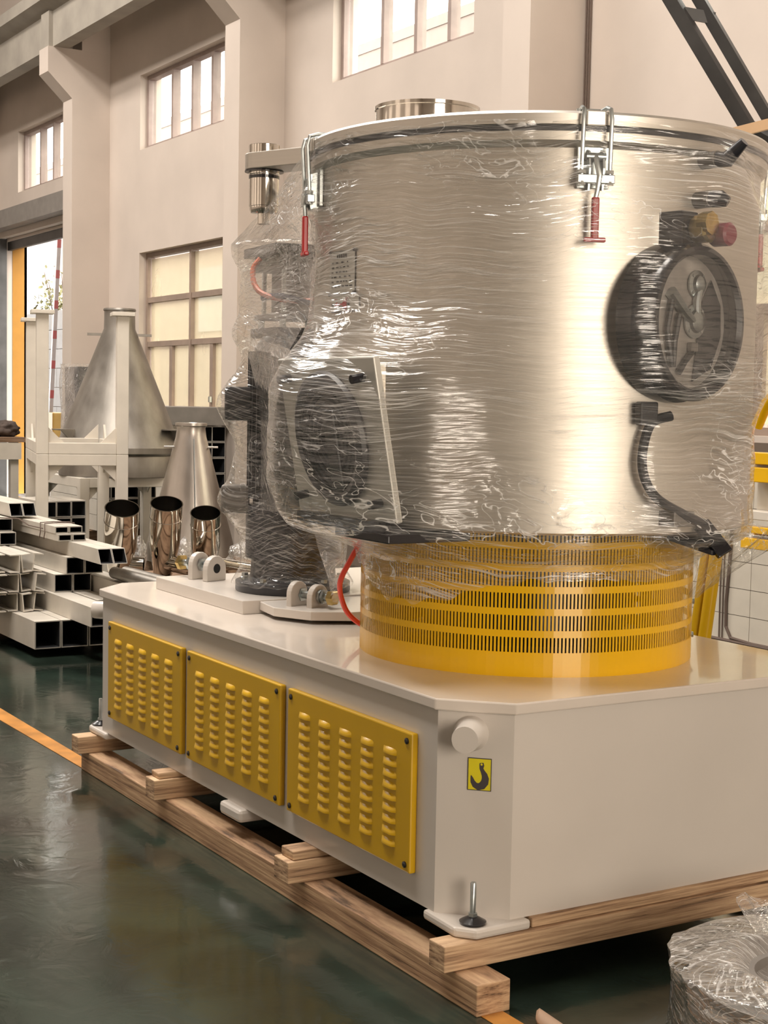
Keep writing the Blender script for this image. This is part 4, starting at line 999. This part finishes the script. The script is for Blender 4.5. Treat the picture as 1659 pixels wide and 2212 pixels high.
# hopper cones
bc=Vector((-12.35,4.745,.777))
big=empty('hopper_cone',bc,'big dull grey steel hopper cone standing upside down on a white stand','hopper')
KS=1.033
prof=[(.49,0),(.49,.16),(.485,.17),(.50,.175),(.515,.19),(.515,.235),(.50,.26),(.485,.30),(.128,1.20),(.125,1.36),(.118,1.36),(.12,1.2)]
cone=MB().lathe([(a*KS,b*KS) for a,b in prof],bc,(0,0,1),72,caps=False).build('cone_shell',M_cone,big,smooth=True,angle=28)
MB().lathe([(.134,1.39),(.138,1.395),(.134,1.41),(.124,1.41)],bc,(0,0,1),40,caps=False).build('neck_lip',M_cone,big,smooth=True)
vdir=Vector((11.95,-4.6,0)).normalized(); sl=Vector((vdir.y,-vdir.x,0)); sl=-sl if sl.dot(_R)<0 else sl
for s in (-1,1):
    p=bc+sl*(s*.15)+Vector((0,0,1.19)); MB().bar(p,p+sl*(s*.12),.03,.022).build('support_pin',M_cone,big)
# angle lugs
for (ang,z) in ((-1.02,.32),(1.02,.33)):
    d=(vdir*math.cos(ang)+sl*math.sin(ang)); p=bc+d*.49+Vector((0,0,z)); t=Vector((0,0,1)).cross(d)
    MB().extr([p-d*.06+t*.07+Vector((0,0,.06)),p+d*.11+t*.07+Vector((0,0,.06)),p-d*.03+t*.07+Vector((0,0,-.07))],t*.010).build('angle_lug',M_cone,big)
    MB().extr([p-d*.06-t*.08+Vector((0,0,.06)),p+d*.11-t*.08+Vector((0,0,.06)),p+d*.11+t*.07+Vector((0,0,.06)),p-d*.06+t*.07+Vector((0,0,.06))],Vector((0,0,.010))).build('angle_lug',M_cone,big)
p=bc+vdir*.495+sl*.02+Vector((0,0,.09)); MB().obox(p,vdir*.03,sl*.055,Vector((0,0,.05))).build('socket_lug',M_cone,big)
MB().bar(bc+vdir*.135+sl*(-.01)+Vector((0,0,1.28)),bc+vdir*.23-sl*.0+Vector((0,0,.98)),.012,.012).build('weld_bead',M_cone,big)
sc=Vector((-9.95,4.36,.30))
sm=empty('hopper_cone',sc,'small satin steel hopper cone between the polished pipes and the wrapped motor','hopper')
MB().lathe([(.31,0),(.31,.10),(.108,.87),(.100,.93),(.104,.945),(.112,.95),(.112,.968),(.102,.97),(.094,.955)],sc,(0,0,1),56,caps=False).build('cone_shell',M_cone2,sm,smooth=True,angle=30)
vd2=Vector((9.95,-4.36,0)).normalized(); sl2=Vector((vd2.y,-vd2.x,0)); sl2=-sl2 if sl2.dot(_R)<0 else sl2
for s in (-1,1):
    p=sc+sl2*(s*.115)+vd2*.03+Vector((0,0,.80)); MB().bar(p,p+sl2*(s*.075),.045,.014).build('side_tab',M_cone2,sm,bevel=.003)
MB().bar(sc+vd2*.118+sl2*.02+Vector((0,0,.86)),sc+vd2*.315+sl2*.04+Vector((0,0,.11)),.006,.006).build('weld_seam',M_zinc,sm)
tag(MB().box(-10.25,-9.6,4.09,4.75,0,.06).box(-10.25,-9.6,4.09,4.19,.06,.24).box(-10.25,-9.6,4.65,4.75,.06,.24).box(-10.25,-9.6,4.09,4.75,.24,.299).build('pallet',M_wood),'low wooden pallet under the small steel cone','pallet')
# polished pipe branches on a wooden crate
cr=empty('wooden_crate',(-8.55,3.72,0),'low plywood crate behind the tube pile carrying the polished pipes','crate')
MB().box(-9.0,-8.05,3.28,4.25,0,.330).build('box',M_wood,cr)
for k in range(6): MB().box(-9.0+k*.16,-8.86+k*.16,3.26,4.27,.331,.349).build('lid_board',M_wood,cr)
def branch(x,y,zb_,H,lean,r,label,side):
    root=empty('pipe_branch',(x,y,zb_),label,'pipe','polished Y pipes'); b_=Vector((x,y,zb_)); ax=Vector((lean[0],lean[1],1)).normalized()
    MB().lathe([(r*.62,0),(r*.66,.03),(r*.98,H*.45),(r,H*.78),(r,H-.006),(r*1.03,H),(r*.97,H),(r*.95,H-.1),(r*.9,H*.5),(0,H*.48)],b_,ax,48,caps=False).build('main_pipe',M_polish,root,smooth=True,angle=40)
    MB().lathe([(r*.96,H*.47),(r*.5,H*.475),(0,H*.48)],b_,ax,32).build('bore_shade',M_dark,root)  # black disc paints the shade deep in the pipe mouth
    MB().lathe([(r*1.002,H*.80),(r*1.03,H*.805),(r*1.03,H*.815),(r*1.002,H*.82)],b_,ax,48,caps=False).build('weld_ring',M_polish,root,smooth=True)
    p=b_+ax*(H*.16); q=b_+Vector(side)
    MB().pipe(p,q,r*.50,r*.46,28).build('side_pipe',M_polish,root,smooth=True)
    return root
TC=Vector((.925,-.38,0))
for k,(mc,H_,r_,ln_,lab,sd) in enumerate(((Vector((-8.40,3.250,.796)),.46,.100,(.50,.06),'polished stainless pipe branch with an open mouth, left of the three',(.10,.12,.06)),
        (Vector((-8.40,3.528,.818)),.48,.095,(.46,.04),'polished stainless pipe branch with an open mouth, middle one of the three',(.42,.12,.045)),
        (Vector((-8.40,3.780,.757)),.42,.090,(.48,-.02),'polished stainless pipe branch with an open mouth, right one by the wrapped motor',(.42,.14,.045)))):
    lean=TC*ln_[0]+Vector((.38,.925,0))*ln_[1]; axv=Vector((lean.x,lean.y,1)).normalized(); bb=mc-axv*H_
    branch(bb.x,bb.y,bb.z,H_,(lean.x,lean.y),r_,lab,sd)
for k,(y,z) in enumerate(((3.135,.442),(3.205,.442))):
    tag(MB().pipe((-8.22,y,z),(-7.25,y+.03,z),.034,.029,20).build('round_pipe',M_cone,smooth=True),('front','rear')[k]+' grey round pipe lying beside the mitred tubes','pipe','grey round pipes')
tag(MB().box(-8.1,-8.0,3.14,3.36,.402,.405).build('pipe_rest',M_wood),'thin wooden rest under the grey round pipes','timber') if False else None
# crumpled film between the pipes
def blob(name,c,rx,ry,rz,m,label,seed,cat='plastic film'):
    c=Vector(c)
    def fn(u,v):
        a=2*PI*u; b_=PI*(v-.5); d=Vector((math.cos(b_)*math.cos(a),math.cos(b_)*math.sin(a),math.sin(b_)))
        k=1+.28*nz(d.x*2.2+seed,d.y*2.2,d.z*2.2)+.12*nz(d.x*6,d.y*6+seed,d.z*6)
        return c+Vector((d.x*rx*k,d.y*ry*k,max(d.z*rz*k,-rz*.8)))
    mb=MB().grid(fn,36,22,lambda u,v:(u*.8,v*.6)); return tag(mb.build(name,m,smooth=True,angle=180),label,cat)
blob('crumpled_film',(-8.80,3.50,.475),.07,.06,.11,M_film3,'crumpled clear film stuffed between the left and middle polished pipes',1)
blob('crumpled_film',(-8.76,3.79,.465),.07,.06,.10,M_film3,'crumpled clear film stuffed between the middle and right polished pipes',2)
blob('crumpled_film',(-8.45,4.06,.465),.10,.10,.10,M_film3,'crumpled clear film beside the right polished pipe and the motor',3)
# racks of dark-mouthed tubes further back
def rack(xe,y0,z0,nc,nr,s,label,skip=(),L=1.3):
    tag(MB().box(xe-L+.05,xe-.1,y0-.03,y0+nc*s+.03,0,z0-.004).build('timber_block',M_wood),'timber bearer under '+label,'timber')
    for r in range(nr):
        for c in range(nc):
            if (r,c) in skip: continue
            sqtube(xe-.03*((r*3+c)%3),y0+c*s+.004,y0+(c+1)*s-.004,z0+r*s+.002,z0+(r+1)*s-.002,L,'dark tube, %s row, %s from left, in %s'%(('bottom','second','third','fourth','fifth','sixth')[r],('first','second','third','fourth')[c],label),'tubes in '+label,wall=.008)
rack(-10.95,3.60,.16,3,4,.125,'the stack under the white stand',L=.55)
rack(-13.2,4.86,.22,4,4,.145,'the stack beneath the big cone')
rack(-13.2,5.72,.28,3,6,.150,'the stack right of the small cone')
tag(MB().box(-13.9,-13.15,5.45,6.15,1.185,1.36).build('steel_box_beam',M_castgrey,bevel=.008),'grey steel box beam on the tube stack left of the wrapped motor','steel beam')
# work bench with cloth near the door
bn=empty('work_bench',(-15.2,4.25,0),'low brown topped bench near the roller door','bench')
MB().box(-16.9,-14.9,3.6,4.75,.97,1.02).build('top',M_wood,bn)
for x in (-16.8,-15.0):
    for y in (3.7,4.65): MB().box(x-.04,x+.04,y-.04,y+.04,0,.97).build('leg',M_standwhite,bn)
MB().box(-14.94,-14.9,3.65,4.7,.80,.965).build('apron',M_standwhite,bn)
blob('cloth_heap',(-15.2,4.62,1.09),.20,.13,.085,M_cloth,'dark crumpled cloth lying on the bench by the door',6,'cloth')
# wrapped dark item behind the big cone
wi=empty('wrapped_unit',(-15.2,5.50,0),'dark film wrapped unit standing behind the big steel cone','wrapped goods')
MB().box(-15.4,-15.0,5.32,5.72,0,1.74).build('body',M_motor,wi)
MB().grid(lambda u,v:(-15.2+(.24+.02*nz(u*9,v*9,1))*max(-1,min(1,1.4*math.cos(2*PI*u))),5.52+(.24+.02*nz(u*9,v*9,2))*max(-1,min(1,1.4*math.sin(2*PI*u))),.02+1.75*v),60,60,lambda u,v:(u*1.6,v*1.7)).build('film_wrap',M_film3,wi,smooth=True,angle=180)

# ------------------------------------------------------------------ RIGHT SIDE: yellow rack, post, inclined frame
ry=empty('yellow_rack',(-5.2,5.5,0),'yellow and white steel rack against the tiled wall at the right edge','rack')
for z0,z1,m in ((1.165,1.225,M_yellow2),(1.075,1.150,M_yellow2),(.815,.85,M_yellow2),(.735,.79,M_yellow2),(.885,.93,M_standwhite)):
    MB().box(-5.72,-4.6,5.55,5.63,z0,z1).build('rail',m,ry,bevel=.004)
MB().box(-5.72,-4.6,5.63,6.2,1.15,1.165).build('shelf',M_standwhite,ry); MB().box(-5.72,-4.6,5.63,6.2,.80,.815).build('shelf',M_yellow2,ry)
MB().box(-5.715,-4.6,5.65,5.66,.93,1.07).build('back_panel',M_tile,ry)
for x in (-5.15,-4.65):
    for y in (5.59,6.16): MB().box(x-.035,x+.035,y-.035,y+.035,0,1.15).build('post',M_yellow2,ry)
blob('pink_bundle',(-5.35,5.85,1.225),.33,.16,.06,M_pink,'shiny pink wrapped bundle on top of the yellow rack',4,'bundle')
tag(MB().tube([(-5.33,5.25,1.36),(-5.27,5.25,1.47),(-5.18,5.25,1.55),(-5.05,5.25,1.60),(-4.9,5.25,1.62),(-4.8,5.30,1.55),(-4.75,5.4,1.2),(-4.75,5.4,.0)],.028,12).build('bent_tube',M_yellow2,smooth=True),'bent yellow tube rail standing in front of the yellow rack','handrail')
yp=empty('yellow_post',(-4.25,3.90,0),'leaning yellow twin tube post behind the slotted guard ring','post')
for dx in (-.022,.024): MB().cyl((-4.30+dx,3.90,0),(-4.155+dx,3.90,.98),.024,18).build('tube',M_yellow,yp,smooth=True)
MB().box(-4.36,-4.24,3.84,3.96,0,.012).build('base_plate',M_yellow,yp)
# inclined dark steel frame upper right (conveyor leg)
fr_=empty('inclined_frame',(-5.9,5.9,0),'dark grey inclined steel ladder frame above the right of the drum','steel frame')
a0,a1=Vector((-6.34,5.355,3.77)),Vector((-6.002,5.794,2.892)); b0_,b1_=Vector((-6.285,5.455,3.83)),Vector((-5.929,5.915,2.882))
MB().bar(a0,a1,.060,.070,(1,.5,0)).build('side_channel',M_frame,fr_); MB().bar(b0_,b1_,.04,.06,(1,.5,0)).build('side_channel',M_frame,fr_)
q0=Vector((-6.228,5.505,3.508)); q1=Vector((-6.15,5.63,3.484)); MB().bar(q0,q1+(q1-q0)*.1,.02,.06,(.3,.3,1)).build('rung',M_frame,fr_)
q0=a0.lerp(a1,.98); MB().bar(q0,Vector((-5.62,6.30,2.55)),.06,.07,(1,.5,0)).build('lower_channel',M_frame,fr_)
MB().box(-5.67,-5.57,6.25,6.35,0,2.60).build('post',M_frame,fr_)
ob=empty('ochre_gantry',(-5.5,5.86,0),'ochre painted gantry bar behind the inclined dark frame','gantry')
MB().bar((-5.76,5.405,2.804),(-5.50,5.86,2.949),.05,.05).build('bar',M_beam2,ob)
gp=Vector((-5.50,5.86,2.949)); MB().box(gp.x-.03,gp.x+.03,gp.y+.36,gp.y+.42,0,gp.z).bar(gp,gp+Vector((0,.39,0)),.05,.05).build('post',M_beam2,ob)

# ------------------------------------------------------------------ FOREGROUND RIGHT: wrapped motor part, beige foam
WC=Vector((-2.32,2.52,0))
wm=empty('wrapped_part',WC,'round metal part bundled in shiny film on the floor at the lower right','wrapped goods')
MB().lathe([(.275,.0),(.275,.19),(.255,.205),(.13,.205),(.12,.16),(.12,.02)],WC,(0,0,1),40,caps=False).build('ring_body',M_castgrey,wm,smooth=True,angle=40)
for k in range(8):
    a=2*PI*k/8; d=Vector((math.cos(a),math.sin(a),0)); MB().obox(WC+d*.287+Vector((0,0,.09)),d*.02,Vector((-d.y,d.x,0))*.035,Vector((0,0,.08))).build('rib',M_castgrey,wm,bevel=.004)
def wf(u,v):
    a=2*PI*u
    if v<.62: z=.005+v/.62*.225; r=.322+.012*nz(math.cos(a)*3,math.sin(a)*3,z*9)+.015*nz(math.cos(a)*6,math.sin(a)*6,z*4)-.012*math.sin(PI*v/.62)
    else: t=(v-.62)/.38; r=.322*(1-t)+.0*t; z=.230+.008*math.sin(PI*t)-.07*sg(t,.85,.32,4)+.006*nz(math.cos(a)*5*(1-t),math.sin(a)*5*(1-t),2)
    return WC+Vector((r*math.cos(a),r*math.sin(a),z))
MB().grid(wf,110,70,lambda u,v:(u*1.6,v*.6)).build('film_wrap',M_film3,wm,smooth=True,angle=180)
def wft(u,v):
    p=WC+Vector((-.20,.05,.225)); a=2*PI*u; r=.02+.035*v+.012*math.sin(3*a); return p+Vector((r*math.cos(a)*.5-.03*v,r*math.sin(a),.075*v+.015*math.sin(2*a)*v))
MB().grid(wft,30,12,lambda u,v:(u*.3,v*.2)).build('film_ear',M_film3,wm,smooth=True,angle=180)
def stick(u,v):
    a=2*PI*u; p=Vector((-2.80,2.12,.016)).lerp(Vector((-2.55,2.10,.016)),v); r=.016 if 0<v<1 else .009
    return p+Vector((math.cos(a)*r*1.6,-math.cos(a)*r*1.4,math.sin(a)*r))
tag(MB().grid(stick,16,24).build('foam_strip',M_beige,smooth=True),'beige foam strip lying on the floor at the bottom edge','foam strip')
